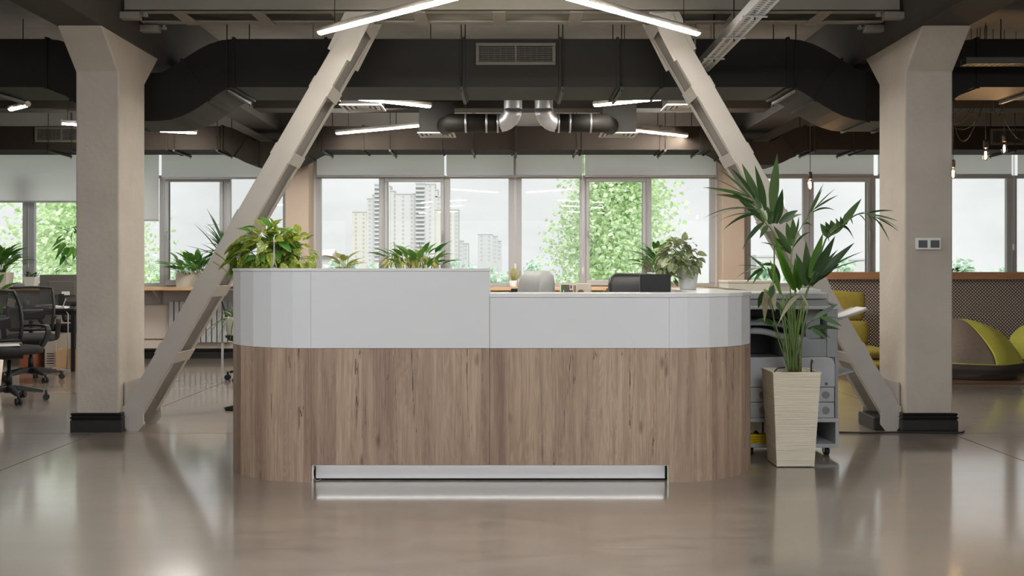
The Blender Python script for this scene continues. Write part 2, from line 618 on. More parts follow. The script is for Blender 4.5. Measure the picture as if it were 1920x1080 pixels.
def make_ribbed():
    t = NT('sand_ribbed')
    v = t.coord('Object', (1.6, 1.6, 120))
    f = t.noise(v, 2.6, 3, 0.5, 0.3)
    t.l(t.ramp(f, [(0.3, srgb(218, 205, 180)), (0.65, srgb(240, 229, 206))]), t.b.inputs['Base Color'])
    t.b.inputs['Roughness'].default_value = 0.55
    t.bump(f, 0.9, 0.006)
    M['sand_ribbed'] = t.m


make_blind_mat(); make_mesh_fabric(); make_floor_mat(); make_wood_mat(); make_pattern_mat(); make_ribbed()

# ================================================================ the room
YW = 14.57                                   # window plane
CEIL = 3.6
BEAM = 3.04
fl = MB().box(-9.7, 9.7, -8.2, 14.9, -0.30, -0.012).build('floor', M['line_black'])
struct(fl, 'polished grey brown concrete floor with saw-cut joints')
jx = [-9.7, -3.17, 3.33, 9.7]
jy = [-8.2, 1.9, 7.87, 14.56]
for i in range(3):
    for j in range(3):
        g = 0.006
        MB().box(jx[i] + g, jx[i + 1] - g, jy[j] + g, jy[j + 1] - g, -0.012, 0.0).build('slab', M['polished_concrete'], fl)

ce = struct(MB().box(-9.7, 9.7, -8.2, 15.0, CEIL, CEIL + 0.25).build('ceiling', M['ceiling_concrete']))
for i, (a, b) in enumerate(((-9.6, -9.2), (-3.36, -3.01), (3.01, 3.37), (9.2, 9.6))):
    o = MB().box(a, b, -8.1, 14.56, BEAM, CEIL).build('beam', M['beam_concrete'], bevel=0.008)
    struct(o)
o = MB().box(-9.2, 9.2, 12.05, 12.4, 3.12, CEIL - 0.002)
cb = o.build('cross_beam', M['beam_concrete']); struct(cb)

# walls
wb = MB()
wb.box(-9.7, 9.7, 14.56, 14.9, -0.3, 1.0)
wb.box(-9.7, 9.7, 14.56, 14.9, 2.93, CEIL)
wb.box(-3.16, -2.76, 14.56, 14.9, 1.0, 2.93)
wb.box(2.86, 3.28, 14.56, 14.9, 1.0, 2.93)
wb.box(-9.7, -8.9, 14.56, 14.9, 1.0, 2.93)
wb.box(8.9, 9.7, 14.56, 14.9, 1.0, 2.93)
struct(wb.build('wall_back', M['wall_white']))
for k, (a, b) in enumerate(((-3.115, -2.79), (2.885, 3.195))):
    struct(MB().box(a, b, 14.2, 14.56, 0, 3.04).build('pilaster_column', M['wall_beige'], bevel=0.01), 'beige painted wall pillar between the window bays')
struct(MB().box(-9.9, -9.6, -8.2, 14.9, -0.3, CEIL).build('wall_left', M['wall_white']))
struct(MB().box(9.6, 9.9, -8.2, 14.9, -0.3, CEIL).build('wall_right', M['wall_white']))
wf = MB()
wf.box(-9.9, 9.9, -8.5, -8.2, -0.3, 0.7)
wf.box(-9.9, 9.9, -8.5, -8.2, 3.0, CEIL)
for a, b in ((-9.9, -9.0), (-3.4, -3.0), (3.0, 3.4), (9.0, 9.9)):
    wf.box(a, b, -8.5, -8.2, 0.7, 3.0)
struct(wf.build('wall_front', M['wall_white']))
# lower wall finish of the two bays in sight: cream cover panels and black baseboard
for a, b in ((-9.5, -3.13), (-2.77, 2.87)):
    o = MB()
    o.box(a, b, 14.5, 14.56, 0.27, 0.74)
    o.box(a, b, 14.5, 14.56, 0.125, 0.25)
    struct(o.build('wall_panel', M['panel_cream']))
bbp = [(14.56, 0), (14.44, 0), (14.44, 0.085), (14.47, 0.095), (14.455, 0.115), (14.48, 0.135), (14.56, 0.135)]
struct(MB().prism(bbp, -9.5, 3.3, 'x').build('baseboard_back', M['baseboard_black']))


# ---------------------------------------------------------------- windows
def window(n, lights, sash, ends):
    """lights: list of (px0, px1) clear glass edges; sash: indices that open; ends: outer px"""
    root = bpy.data.objects.new('window_%d' % n, None)
    COL.objects.link(root)
    root.location = (wx((ends[0] + ends[1]) / 2, YW), YW, 1.0)
    struct(root, 'white framed office window band with opening sash')
    z0, z1, t0, t1, ztop = 1.0, 1.05, 2.524, 2.565, 2.93
    y0, y1 = YW + 0.0, YW + 0.075
    E0, E1 = wx(ends[0], YW), wx(ends[1], YW)
    L = [(wx(a, YW), wx(b, YW)) for a, b in lights]
    fr = MB()
    fr.box(E0, E1, y0, y1, z0, z1).box(E0, E1, y0, y1, t0, t1).box(E0, E1, y0, y1, ztop - 0.05, ztop)
    edges = [E0] + [q for ab in L for q in ab] + [E1]
    for i in range(0, len(edges), 2):
        a, b = edges[i], edges[i + 1]
        if b - a > 0.01:
            fr.box(a, b, y0, y1, z1, t0)
            if i == 0: fr.box(a, a + 0.02, y0, y1, t1, ztop - 0.05)
            if i == len(edges) - 2: fr.box(b - 0.02, b, y0, y1, t1, ztop - 0.05)
            if b - a > 0.12:                                  # the joint down the middle of a double post
                fr.box((a + b) / 2 - 0.012, (a + b) / 2 + 0.012, y0 - 0.012, y0, z1, t0)
    fr.build('window_frame', M['upvc'], root, bevel=0.006)
    for i, (a, b) in enumerate(L):
        if i in sash:
            w = 0.048
            s = MB()
            ya, yb = YW - 0.03, YW + 0.05
            A, B, C, D = a - w, b + w, z1 - 0.035, t0 + 0.012
            s.box(A, B, ya, yb, C, z1 + 0.045).box(A, B, ya, yb, t0 - 0.05, D)
            s.box(A, a, ya, yb, z1 + 0.045, t0 - 0.05).box(b, B, ya, yb, z1 + 0.045, t0 - 0.05)
            so = s.build('sash', M['upvc'], root, bevel=0.008)
            hx = b + w * 0.45 if sash[i] > 0 else a - w * 0.45
            h = MB()
            h.box(hx - 0.014, hx + 0.014, ya - 0.012, ya, 1.68, 1.80)
            h.tube([(hx, ya - 0.01, 1.775), (hx, ya - 0.05, 1.775), (hx, ya - 0.055, 1.74), (hx + 0.03 * abs(sash[i] - 1), ya - 0.055, 1.62)], [0.011, 0.012, 0.012, 0.010], 8)
            h.build('handle', M['upvc'], so)
        boxpart('pane', M['window_glass'], root, a - 0.01, b + 0.01, YW + 0.03, YW + 0.036, z1 - 0.01, t0 + 0.01)
    boxpart('pane', M['window_glass'], root, E0 + 0.01, E1 - 0.01, YW + 0.03, YW + 0.036, t1 - 0.01, ztop - 0.04)
    return root


window(1, [(602, 710.5), (727.5, 826.5), (843.5, 953.5)], {1: 1}, (591, 965))
window(2, [(978, 1087), (1105, 1204.5), (1221.5, 1331)], {1: -1}, (965, 1342))
window(3, [(-215, -105), (-85, 42), (64, 168), (188, 299), (316.5, 412.5), (432, 530)], {4: -1}, (-228, 541))
window(4, [(1408, 1506), (1525, 1624.6), (1642, 1755), (1776, 1888), (1907, 2010), (2025, 2130)], {1: 1}, (1396, 2148))


def blind(px0, px1, pyb, label, cord=None):
    Y = 14.40
    a, b, zb = wx(px0, Y), wx(px1, Y), wz(pyb, Y)
    r = thing('roller_blind', label, 'blind', ((a + b) / 2, Y, zb), 0, 'roller blinds over the windows')
    MB().add([(a, Y, zb + 0.01), (b, Y, zb + 0.01), (b, Y, 2.94), (a, Y, 2.94)], [(0, 1, 2, 3)]).build('fabric', M['blind_fabric'], r)
    MB().box(a, b, Y - 0.006, Y + 0.009, zb - 0.014, zb + 0.012).build('bottom_bar', M['upvc'], r, bevel=0.004)
    MB().tube([(a, Y + 0.03, 2.97), (b, Y + 0.03, 2.97)], 0.03, 12).build('roller', M['upvc'], r)
    MB().box(a - 0.012, a, Y - 0.01, Y + 0.155, 2.93, 3.01).box(b, b + 0.012, Y - 0.01, Y + 0.155, 2.93, 3.01).build('bracket', M['upvc'], r)
    if cord:
        cx, zc = wx(cord[0], Y - 0.02), wz(cord[1], Y - 0.02)
        c = MB().tube([(cx - 0.008, Y - 0.02, 2.97), (cx - 0.008, Y - 0.02, zc + 0.1)], 0.0035, 6)
        c.tube([(cx + 0.008, Y - 0.02, 2.97), (cx + 0.008, Y - 0.02, zc + 0.1)], 0.0035, 6)
        co = c.build('pull_chain', M['pot_white'], r)
        MB().lathe([(0.003, 0.10), (0.015, 0.085), (0.017, 0.03), (0.008, 0.0), (0.002, -0.004)], (cx, Y - 0.02, zc), 10).build('chain_weight', M['pot_white'], co)
    return r


blind(594, 833, 330, 'wide grey roller blind above the apartment tower view')
blind(837, 963, 330, 'narrow grey roller blind above the small far tower', (966, 507))
blind(967, 1091, 330, 'narrow grey roller blind above the left edge of the big green tree'.replace('left edge', 'near edge'), (1093, 514))
blind(1097, 1343, 330, 'wide grey roller blind behind the diagonal brace and palm')
blind(303, 532, 334, 'grey roller blind behind the diagonal brace by the dracaena')
blind(185, 298, 413, 'roller blind pulled lower beside the light pillar edge')
blind(-90, 172, 378, 'cream roller blind pulled low above the office chairs')
blind(1404, 1638, 328, 'beige roller blind behind the palm and small bulb')
blind(1646, 1897, 328, 'beige roller blind behind the hanging bulbs', (1901, 470))
blind(1908, 2140, 328, 'beige roller blind past the hanging bulbs')

# sill boards
for a, b, nm in ((-9.5, -3.13, 'light wood window ledge behind the office chairs'), (-2.77, 2.87, 'light wood window ledge behind the reception desk')):
    r = thing('window_ledge', nm, 'ledge', ((a + b) / 2, 14.3, 0.95))
    MB().box(a, b, 14.08, 14.56, 0.955, 1.0).build('board', M['light_wood'], r, bevel=0.005)
    br = MB()
    for k in range(5):
        x = a + 0.4 + (b - a - 0.8) * k / 4
        o = MB().prism([(14.16, 0.955), (14.56, 0.955), (14.56, 0.76), (14.53, 0.76)], x - 0.012, x + 0.012, 'x').build('bracket', M['upvc'], r)

# ---------------------------------------------------------------- columns
CY0, CY1 = 7.93, 8.49
def column(x0, x1, label, inner):
    Y0, Y1 = CY0, CY1
    prof = [(Y0, 0), (Y0, 2.757), (Y0 - 0.33, BEAM), (Y1 + 0.33, BEAM), (Y1, 2.757), (Y1, 0)]
    o = MB().prism(prof, x0, x1, 'x').build('column', M['plaster'], bevel=0.012)
    struct(o, label)
    pr = [(0.0, 0), (0.03, 0), (0.03, 0.088), (0.022, 0.096), (0.034, 0.112), (0.020, 0.124), (0.030, 0.138), (0.022, 0.147), (0.0, 0.147)]
    for k in range(2):
        b = MB()
        if k == 0:                      # front
            rings = [[(x0 - d, Y0 - d, z) for d, z in pr], [(x1 + d, Y0 - d, z) for d, z in pr]]
        elif inner > 0:                 # outer side of the left column is away; both sides carry it
            rings = [[(x0 - d, Y0 - d, z) for d, z in pr], [(x0 - d, Y1, z) for d, z in pr]]
        else:
            rings = [[(x1 + d, Y0 - d, z) for d, z in pr], [(x1 + d, Y1, z) for d, z in pr]]
        b.loft(rings, False)
        b.build('column_baseboard', M['baseboard_black'], o)
    b = MB()
    if inner > 0: rings = [[(x1 + d, Y0 - d, z) for d, z in pr], [(x1 + d, Y0 + 0.06, z) for d, z in pr]]
    else: rings = [[(x0 - d, Y0 - d, z) for d, z in pr], [(x0 - d, Y0 + 0.06, z) for d, z in pr]]
    b.loft(rings, False).build('column_baseboard', M['baseboard_black'], o)
    return o
column(-3.344, -3.013, 'plastered pillar with flared head beside the office chairs', 1)
column(3.012, 3.378, 'plastered pillar with flared head and two small wall panels', -1)


# ---------------------------------------------------------------- steel braces and girder
def channel(mb_, p0, p1, w, d, open_dir, t=0.012):
    """C channel from p0 to p1 (centre of its web), web w wide, flanges d deep towards open_dir (+1/-1 in Y)"""
    p0, p1 = Vector(p0), Vector(p1)
    a = (p1 - p0).normalized()
    s = a.cross(Vector((0, 1, 0))).normalized()
    L = (p1 - p0).length / 2
    c = (p0 + p1) / 2
    y = Vector((0, open_dir, 0))
    mb_.obox(c + y * t / 2, a, s, y, L, w / 2, t / 2)
    for k in (-1, 1):
        mb_.obox(c + s * k * (w / 2 - t * 0.5) + y * (t + (d - t) / 2), a, s, y, L, t / 2, (d - t) / 2)
    return s


def brace(sgn, label):
    """sgn -1: by the left column, +1: by the right one"""
    W = 0.150
    Yf, Yr = 7.98, 8.40
    foot = Vector((sgn * 2.93, 0, 0.143)); top = Vector((sgn * 1.18, 0, 3.17))
    r = thing('steel_brace', label, 'brace', (sgn * 2.95, 8.19, 0))
    a = (top - foot).normalized()
    for nm, Y, od in (('front_channel', Yf, 1), ('rear_channel', Yr, -1)):
        mb_ = MB()
        channel(mb_, foot + Vector((0, Y, 0)), top + Vector((0, Y, 0)), W, 0.07, od)
        mb_.build(nm, M['steel_paint'], r, bevel=0.004)
    s = a.cross(Vector((0, 1, 0))).normalized()
    for k in range(6):
        z = 0.60 + 0.515 * k
        tpar = (z - foot.z) / (top.z - foot.z)
        c = foot + (top - foot) * tpar
        for side in (-1, 1):
            if k == 5 and side == 1: pass
            mb_ = MB().obox(c + s * side * (W / 2 + 0.003) + Vector((0, (Yf + Yr) / 2, 0)), a, s, (0, 1, 0), 0.048, 0.004, (Yr - Yf) / 2 - 0.002)
            mb_.build('batten_plate', M['steel_paint'], r)
    # feet: welded shoe plates on the floor
    for nm, Y in (('front_shoe', Yf - 0.005), ('rear_shoe', Yr - 0.02)):
        x = sgn * 2.955
        f = MB()
        pts = [(x - sgn * 0.075, 0.0), (x + sgn * 0.01, 0.0), (x + sgn * 0.045, 0.05), (x + sgn * 0.045, 0.19), (x - sgn * 0.02, 0.22), (x - sgn * 0.11, 0.17), (x - sgn * 0.115, 0.05)]
        f.prism(pts if sgn < 0 else pts[::-1], Y, Y + 0.016, 'y')
        f.build(nm, M['steel_paint'], r)
    if sgn > 0:
        MB().box(2.80, 3.008, Yf + 0.02, Yr - 0.03, 0.0, 0.10).build('foot_block', M['black_metal'], r, bevel=0.01)
    x = sgn * 3.005
    MB().box(min(x, x - sgn * 0.012), max(x, x - sgn * 0.012), Yf + 0.04, Yr + 0.03, 0.02, 0.37).build('wall_plate', M['steel_paint'], r)
    # head gussets
    for nm, Y in (('front_gusset', Yf + 0.002), ('rear_gusset', Yr - 0.014)):
        c = foot + (top - foot) * 0.945
        q = [(c.x - s.x * 0.10 + a.x * -0.12, c.z - s.z * 0.10 + a.z * -0.12), (c.x + s.x * 0.10 - a.x * 0.12, c.z + s.z * 0.10 - a.z * 0.12),
             (c.x + sgn * -0.22 if True else 0, 3.233), (sgn * 1.05 + sgn * 0.24, 3.233)]
        xs = sorted((q[2][0], q[3][0]))
        pts = [q[0], q[1]]
        pts.sort(key=lambda p: p[0])
        pl = [(pts[0][0], pts[0][1]), (pts[1][0], pts[1][1]), (xs[1], 3.233), (xs[0], 3.233)]
        MB().prism(pl, Y, Y + 0.012, 'y').build(nm, M['steel_paint'], r)
    return r


brace(-1, 'pale steel diagonal brace rising from the pillar by the office chairs')
brace(1, 'pale steel diagonal brace rising from the pillar behind the printer and palm')

g = thing('steel_girder', 'painted steel ceiling girder of two channels joined by plates', 'girder', (0, 8.18, 3.233))
for nm, Y, od in (('front_channel', 7.96, 1), ('rear_channel', 8.40, -1)):
    mb_ = MB()
    mb_.box(-2.985, 2.985, Y if od > 0 else Y - 0.014, Y + 0.014 if od > 0 else Y, 3.233, 3.50)
    y0, y1 = (Y, Y + 0.09) if od > 0 else (Y - 0.09, Y)
    mb_.box(-2.985, 2.985, y0, y1, 3.233, 3.247).box(-2.985, 2.985, y0, y1, 3.486, 3.50)
    mb_.build(nm, M['girder_paint'], g, bevel=0.004)
for x in (-2.58, -1.97, -1.35, -0.72, -0.10, 0.50, 1.13, 1.76, 2.42):
    MB().box(x - 0.05, x + 0.05, 7.97, 8.39, 3.224, 3.2332).build('batten_plate', M['girder_paint'], g)
for sx in (-1, 1):
    for Y in (7.93, 8.36):
        o = MB().box(min(sx * 2.86, sx * 3.009), max(sx * 2.86, sx * 3.009), Y, Y + 0.075, 3.17, 3.223).build('end_cleat', M['girder_paint'], g, bevel=0.003)
        MB().lathe([(0.022, 0), (0.022, 0.018), (0.012, 0.02), (0.012, 0.035)], (sx * 2.82, Y + 0.03, 3.19), 6, False).build('bolt', M['galvanised'], o)


# ================================================================ air ducts
def duct(name, label, path, h, Y0, Y1, joints, m, brackets, ztop=CEIL):
    """path: list of (x, z centre); joints: indices of path where flanges stand; sections between joints are parts"""
    n = len(path)
    r = thing(name, label, 'duct', (0, (Y0 + Y1) / 2, 2.8))
    rings = []
    for i, (x, z) in enumerate(path):
        a, b = path[max(i - 1, 0)], path[min(i + 1, n - 1)]
        t = Vector((b[0] - a[0], 0, b[1] - a[1])).normalized()
        nrm = Vector((-t.z, 0, t.x))
        c = Vector((x, 0, z))
        rings.append((c, nrm, t))
    def ring(i, e=0.0):
        c, nrm, t = rings[i]
        u, d = c + nrm * (h / 2 + e), c - nrm * (h / 2 + e)
        return [(d.x, Y0 - e, d.z), (d.x, Y1 + e, d.z), (u.x, Y1 + e, u.z), (u.x, Y0 - e, u.z)]
    js = [0] + list(joints) + [n - 1]
    for a, b in zip(js, js[1:]):
        MB().loft([ring(i) for i in range(a, b + 1)], False).build('duct_section', m, r)
    for j in joints:
        c, nrm, t = rings[j]
        R = []
        for sgn in (-1, 1):
            R.append([tuple(Vector(p) + t * 0.012 * sgn) for p in ring(j, 0.014)])
        MB().loft(R, False).build('flange', m, r)
    for x in brackets:
        z = min(path, key=lambda p: abs(p[0] - x))[1] - h / 2
        b = MB().box(x - 0.014, x + 0.014, Y0 - 0.05, Y1 + 0.05, z - 0.030, z - 0.004)
        bo = b.build('hanger_bar', M['black_metal'], r)
        for Y in (Y0 - 0.035, Y1 + 0.035):
            MB().tube([(x, Y, z - 0.05), (x, Y, ztop)], 0.005, 6).build('hanger_rod', M['black_metal'], bo)
    return r


def s_path(zhi, zlo, xin, xdip, xdip2, xout, n=10):
    """height along +x: zhi until xin, S down to zlo at xdip, flat to xdip2, up again to xout"""
    out = []
    for i in range(n + 1):
        t = i / n
        out.append((xin + (xdip - xin) * t, zhi + (zlo - zhi) * (1 - math.cos(PI * t)) / 2))
    for i in range(n + 1):
        t = i / n
        out.append((xdip2 + (xout - xdip2) * t, zlo + (zhi - zlo) * (1 - math.cos(PI * t)) / 2))
    return out


right = s_path(3.04, 2.745, 2.40, 3.10, 3.38, 4.05)
left = [(-x, z) for x, z in reversed(s_path(3.04, 2.745, 2.42, 3.08, 3.38, 4.05))]
path = [(-9.15, 3.04), (-7.0, 3.04), (-5.0, 3.04)] + left + [(-1.62, 3.04), (-0.42, 3.04), (0.42, 3.04), (0.92, 3.04), (1.30, 3.04)] + right + [(5.4, 3.04), (7.2, 3.04), (9.15, 3.04)]
nl = 3 + 22
MAIN = duct('air_duct', 'large black rectangular air duct crossing the ceiling behind the pillars', path, 0.42, 9.0, 9.7,
     [2, 3, 8, 13, 19, 24, nl, nl + 1, nl + 2, nl + 3, nl + 4, nl + 5, nl + 10, nl + 15, nl + 16, nl + 21, nl + 26, nl + 27],
     M['duct_black'], [-2.47, -0.44, 0.44, 0.95, 2.46, 4.6, -4.6, 6.0, -6.0])
right = s_path(2.92, 2.725, 2.55, 3.02, 3.30, 3.75)
left = [(-x, z) for x, z in reversed(s_path(2.92, 2.725, 2.45, 2.95, 3.25, 3.70))]
path = [(-9.15, 2.92), (-6.4, 2.92), (-4.4, 2.92)] + left + [(-1.9, 2.92), (-0.9, 2.92), (0.0, 2.92), (0.9, 2.92), (1.9, 2.92)] + right + [(4.5, 2.92), (6.4, 2.92), (9.15, 2.92)]
BACK = duct('air_duct', 'brown grey air duct running along the top of the windows', path, 0.30, 13.2, 13.8,
     [2, 3, 8, 13, 19, 24, nl, nl + 1, nl + 2, nl + 3, nl + 4, nl + 5, nl + 10, nl + 15, nl + 21, nl + 26, nl + 27],
     M['duct_brown'], [-5.9, -5.6, -4.3, -3.75, -2.4, -1.55, -0.5, 0.05, 0.82, 1.95, 2.4, 3.85, 4.35, 6.4])


def vent_grille(x0, x1, z0, z1, Y, label, m='grille_grey'):
    r = thing('vent_grille', label, 'vent', ((x0 + x1) / 2, Y, z0))
    w = 0.03
    MB().box(x0, x1, Y - 0.03, Y, z0, z0 + w).box(x0, x1, Y - 0.03, Y, z1 - w, z1).box(x0, x0 + w, Y - 0.03, Y, z0 + w, z1 - w).box(x1 - w, x1, Y - 0.03, Y, z0 + w, z1 - w).build('grille_frame', M[m], r, bevel=0.004)
    xm = (x0 + x1) / 2
    boxpart('centre_bar', M[m], r, xm - 0.008, xm + 0.008, Y - 0.028, Y, z0 + w, z1 - w)
    boxpart('back_plate', M['line_black'], r, x0 + 0.01, x1 - 0.01, Y - 0.004, Y - 0.001, z0 + 0.01, z1 - 0.01)
    n = 7
    for k in range(n):
        z = z0 + w + (z1 - z0 - 2 * w) * (k + 0.5) / n
        MB().obox(((x0 + x1) / 2, Y - 0.018, z), (1, 0, 0), (0, 1, 0.5), (0, -0.5, 1), (x1 - x0) / 2 - w, 0.009, 0.0025).build('slat', M[m], r)
    for k in range(12):
        x = x0 + w + (x1 - x0 - 2 * w) * (k + 0.5) / 12
        boxpart('slat', M[m], r, x - 0.003, x + 0.003, Y - 0.010, Y - 0.004, z0 + w, z1 - w)
    return r


vent_grille(wx(892, 8.97), wx(1042, 8.97), wz(122, 8.97), wz(80, 8.97), 8.995, 'two-panel vent grille on the face of the large black duct')
vent_grille(wx(65, 13.17), wx(165, 13.17), wz(267, 13.17), wz(238, 13.17), 13.195, 'vent grille on the window duct above the office chairs')
vent_grille(wx(1858, 13.17), wx(1985, 13.17), wz(272, 13.17), wz(241, 13.17), 13.195, 'vent grille on the window duct behind the hanging bulbs', 'grille_grey')


def diffuser(cx, cy, z, w, label, box_h):
    r = thing('ceiling_diffuser', label, 'vent', (cx, cy, z), 0, 'square ceiling diffusers')
    MB().box(cx - w * 0.46, cx + w * 0.46, cy - w * 0.46, cy + w * 0.46, z + 0.02, z + box_h).build('plenum_box', M['duct_black'], r)
    for q in (-.3, .3):
        MB().tube([(cx + w * q, cy, z + box_h - .002), (cx + w * q, cy, CEIL)], 0.004, 6).build('hanger_rod', M['black_metal'], r)
    for k in range(4):
        a = w / 2 * (1 - 0.24 * k); b = a - w * 0.055
        zz = z + 0.004 * k
        f = MB()
        for (x0, x1, y0, y1) in ((-a, a, -a, -b), (-a, a, b, a), (-a, -b, -b, b), (b, a, -b, b)):
            f.box(cx + x0, cx + x1, cy + y0, cy + y1, zz, zz + 0.012)
        f.build('louvre_ring', M['diffuser_white'], r)
    boxpart('centre_blade', M['diffuser_white'], r, cx - w * 0.07, cx + w * 0.07, cy - w * 0.04, cy + w * 0.04, z + 0.012, z + 0.02)
    boxpart('neck', M['line_black'], r, cx - w * .45, cx + w * .45, cy - w * .45, cy + w * .45, z + 0.0165, z + 0.0195)
    return r


diffuser(-1.55, 10.77, 2.92, 0.43, 'white square diffuser beside the pale brace, under the black duct', 0.26)
diffuser(-0.83, 11.45, 2.725, 0.40, 'small white square diffuser on the box fed by the nearer foil hose'.replace('nearer ', 'first '), 0.34)
diffuser(1.17, 11.45, 2.725, 0.40, 'small white square diffuser behind the slanting light tube past the foil hose', 0.34)
diffuser(1.79, 10.77, 2.92, 0.43, 'white square diffuser half hidden behind the brace near the cable tray', 0.26)


def flex(sx, label, X):
    """foil hose from the duct down and round to a dark sleeve on the plenum box"""
    Y = 10.9
    r = thing('foil_hose', label, 'duct', (X, Y, 2.7), 0, 'foil ventilation hoses')
    pts, rad = [], []
    z_top, zc, R = 3.12, 2.80, 0.13
    for k in range(22):
        z = z_top - (z_top - zc - R) * k / 21 * 1.0
        pts.append((X, Y, z)); rad.append(0.094 + (0.003 if k % 2 else 0.0))
    o = MB().tube([(X, 9.72, 3.1), (X, 10.2, 3.16), (X, Y - 0.1, 3.2), (X, Y, 3.12)], 0.094, 16)
    o.build('upper_bend', M['flex_foil'], r)
    MB().tube(pts, rad, 18).build('ribbed_hose', M['flex_foil'], r)
    q = []
    for k in range(7):
        a = (PI / 2) * k / 6
        q.append((X + sx * R * (1 - math.cos(a)), Y + 0.1 * k / 6, zc + R - R * math.sin(a)))
    MB().tube(q, 0.096, 18).build('elbow', M['flex_foil'], r)
    x1 = q[-1][0]
    for t in (0.02, 0.14, 0.36):
        MB().tube([(x1 + sx * t, 11.0, zc), (x1 + sx * (t + 0.02), 11.0, zc)], 0.104, 18).build('clamp_ring', M['galvanised'], r)
    xe = -0.66 if sx < 0 else 1.0
    MB().tube([(x1 - sx * 0.01, 11.0, zc), (xe, 11.0, zc), (xe + sx * 0.06, 11.22, zc)], 0.098, 18).build('sleeve', M['duct_black'], r)
    return r


flex(-1, 'silver foil hose bending towards the diffuser beside the apartment tower view', 0.01)
flex(1, 'silver foil hose bending towards the diffuser beside the green tree view', 0.335)
for sx, X, lab in ((-1, -0.28, 'thin silver pipe along the black duct beside the first light tube'), (1, 0.58, 'thin silver pipe along the black duct beside the cable tray')):
    r = thing('silver_pipe', lab, 'pipe', (X, 9.95, 2.93))
    MB().tube([(X, 9.86, 3.1), (X, 9.9, 2.99), (X + sx * 0.07, 9.92, 2.94), (X + sx * 0.2, 9.93, 2.925), (X + sx * 0.75, 9.93, 2.925)], 0.028, 12).build('pipe_run', M['galvanised'], r)
    MB().tube([(X + sx * 0.25, 9.93, 2.925), (X + sx * 0.28, 9.93, 2.925)], 0.034, 12).build('coupling', M['galvanised'], r)
    MB().tube([(X + sx * 0.5, 9.93, 2.95), (X + sx * 0.5, 9.93, CEIL)], 0.004, 6).build('hanger_rod', M['black_metal'], r)


# ================================================================ lamps
def tube_lamp(p0, p1, label, z=2.95, r_=0.030, wires=True, em='tube_light'):
    p0, p1 = Vector((p0[0], p0[1], z)), Vector((p1[0], p1[1], z))
    c = (p0 + p1) / 2
    t = (p1 - p0).normalized()
    s = t.cross(Vector((0, 0, 1)))
    up = Vector((0, 0, 1))
    r = thing('linear_lamp', label, 'lamp', c, 0, 'linear pendant lamps')
    def half(a0, a1, rr, n=10):
        return [[p + (s * math.cos(a0 + (a1 - a0) * k / n) + up * math.sin(a0 + (a1 - a0) * k / n)) * rr for k in range(n + 1)] for p in (p0 + t * 0.004, p1 - t * 0.004)]
    MB().loft(half(-0.35, PI + 0.35, r_)).build('housing', M['lamp_body'], r)
    MB().loft(half(PI + 0.36, 2 * PI - 0.36, r_ * 0.98)).build('diffuser_tube', M[em], r)
    for p, d in ((p0, -1), (p1, 1)):
        MB().tube([p + t * d * 0.008, p - t * d * 0.006], r_ * 1.02, 16).build('end_cap', M['lamp_body'], r)
    if wires:
        for f in (0.12, 0.88):
            q = p0 + (p1 - p0) * f
            MB().tube([q + up * r_ * 0.9, (q.x, q.y, CEIL)], 0.003, 5).build('suspension_wire', M['black_metal'], r)
    return r


def Pz(px, py, z):
    Y = (z - EYE) * F / (HOR - py)
    return (wx(px, Y), Y)


Z = 2.95
tube_lamp(Pz(600, 58, Z), (-0.33, 6.42), 'long glowing lamp tube slanting over the brace by the office chairs')
tube_lamp(Pz(1308, 60, Z), (0.33, 6.42), 'long glowing lamp tube slanting over the brace beside the cable tray')
tube_lamp((-2.06, 9.86), Pz(806, 197, Z), 'short visible lamp tube under the black duct beside the first diffuser', em='window_bay_light')
tube_lamp((2.06, 9.86), Pz(1115, 195, Z), 'lamp tube just under the black duct meeting the brace by the palm', em='window_bay_light')
tube_lamp(Pz(632, 248, Z), Pz(820, 230, Z), 'glowing lamp tube above the apartment tower window', em='window_bay_light')
tube_lamp(Pz(1287, 253, Z), Pz(1098, 232, Z), 'glowing lamp tube above the green tree window', em='window_bay_light')
tube_lamp(Pz(20, 203, Z), Pz(52, 195, Z), 'lamp tube high above the office chairs nearest the picture edge'.replace('nearest the picture edge', 'in front of the low black duct'), em='window_bay_light')
tube_lamp(Pz(115, 229, Z), Pz(210, 236, Z), 'lamp tube partly hidden by the pillar, beside the window grille', em='window_bay_light')
tube_lamp(Pz(255, 239, Z), Pz(283, 241, Z), 'tiny lit lamp end peeking past the pillar under the black duct', em='window_bay_light')
tube_lamp(Pz(300, 243, Z), Pz(368, 247, Z), 'short lamp tube under the bend of the black duct', em='window_bay_light')
# unseen fill tubes, added out of frame to brighten the counter front and floor
for k, (x, y) in enumerate(((-1.7, 3.4), (1.7, 3.4), (-1.9, 1.2), (1.9, 1.2), (-5.6, 2.4), (5.6, 2.4), (-2.2, -1.6), (2.2, -1.6))):
    sx = 1 if x > 0 else -1
    tube_lamp((x - 0.6, y + 0.45 * sx), (x + 0.6, y - 0.45 * sx), 'added fill lamp tube out of view on this side of the desk', em='fill_light')


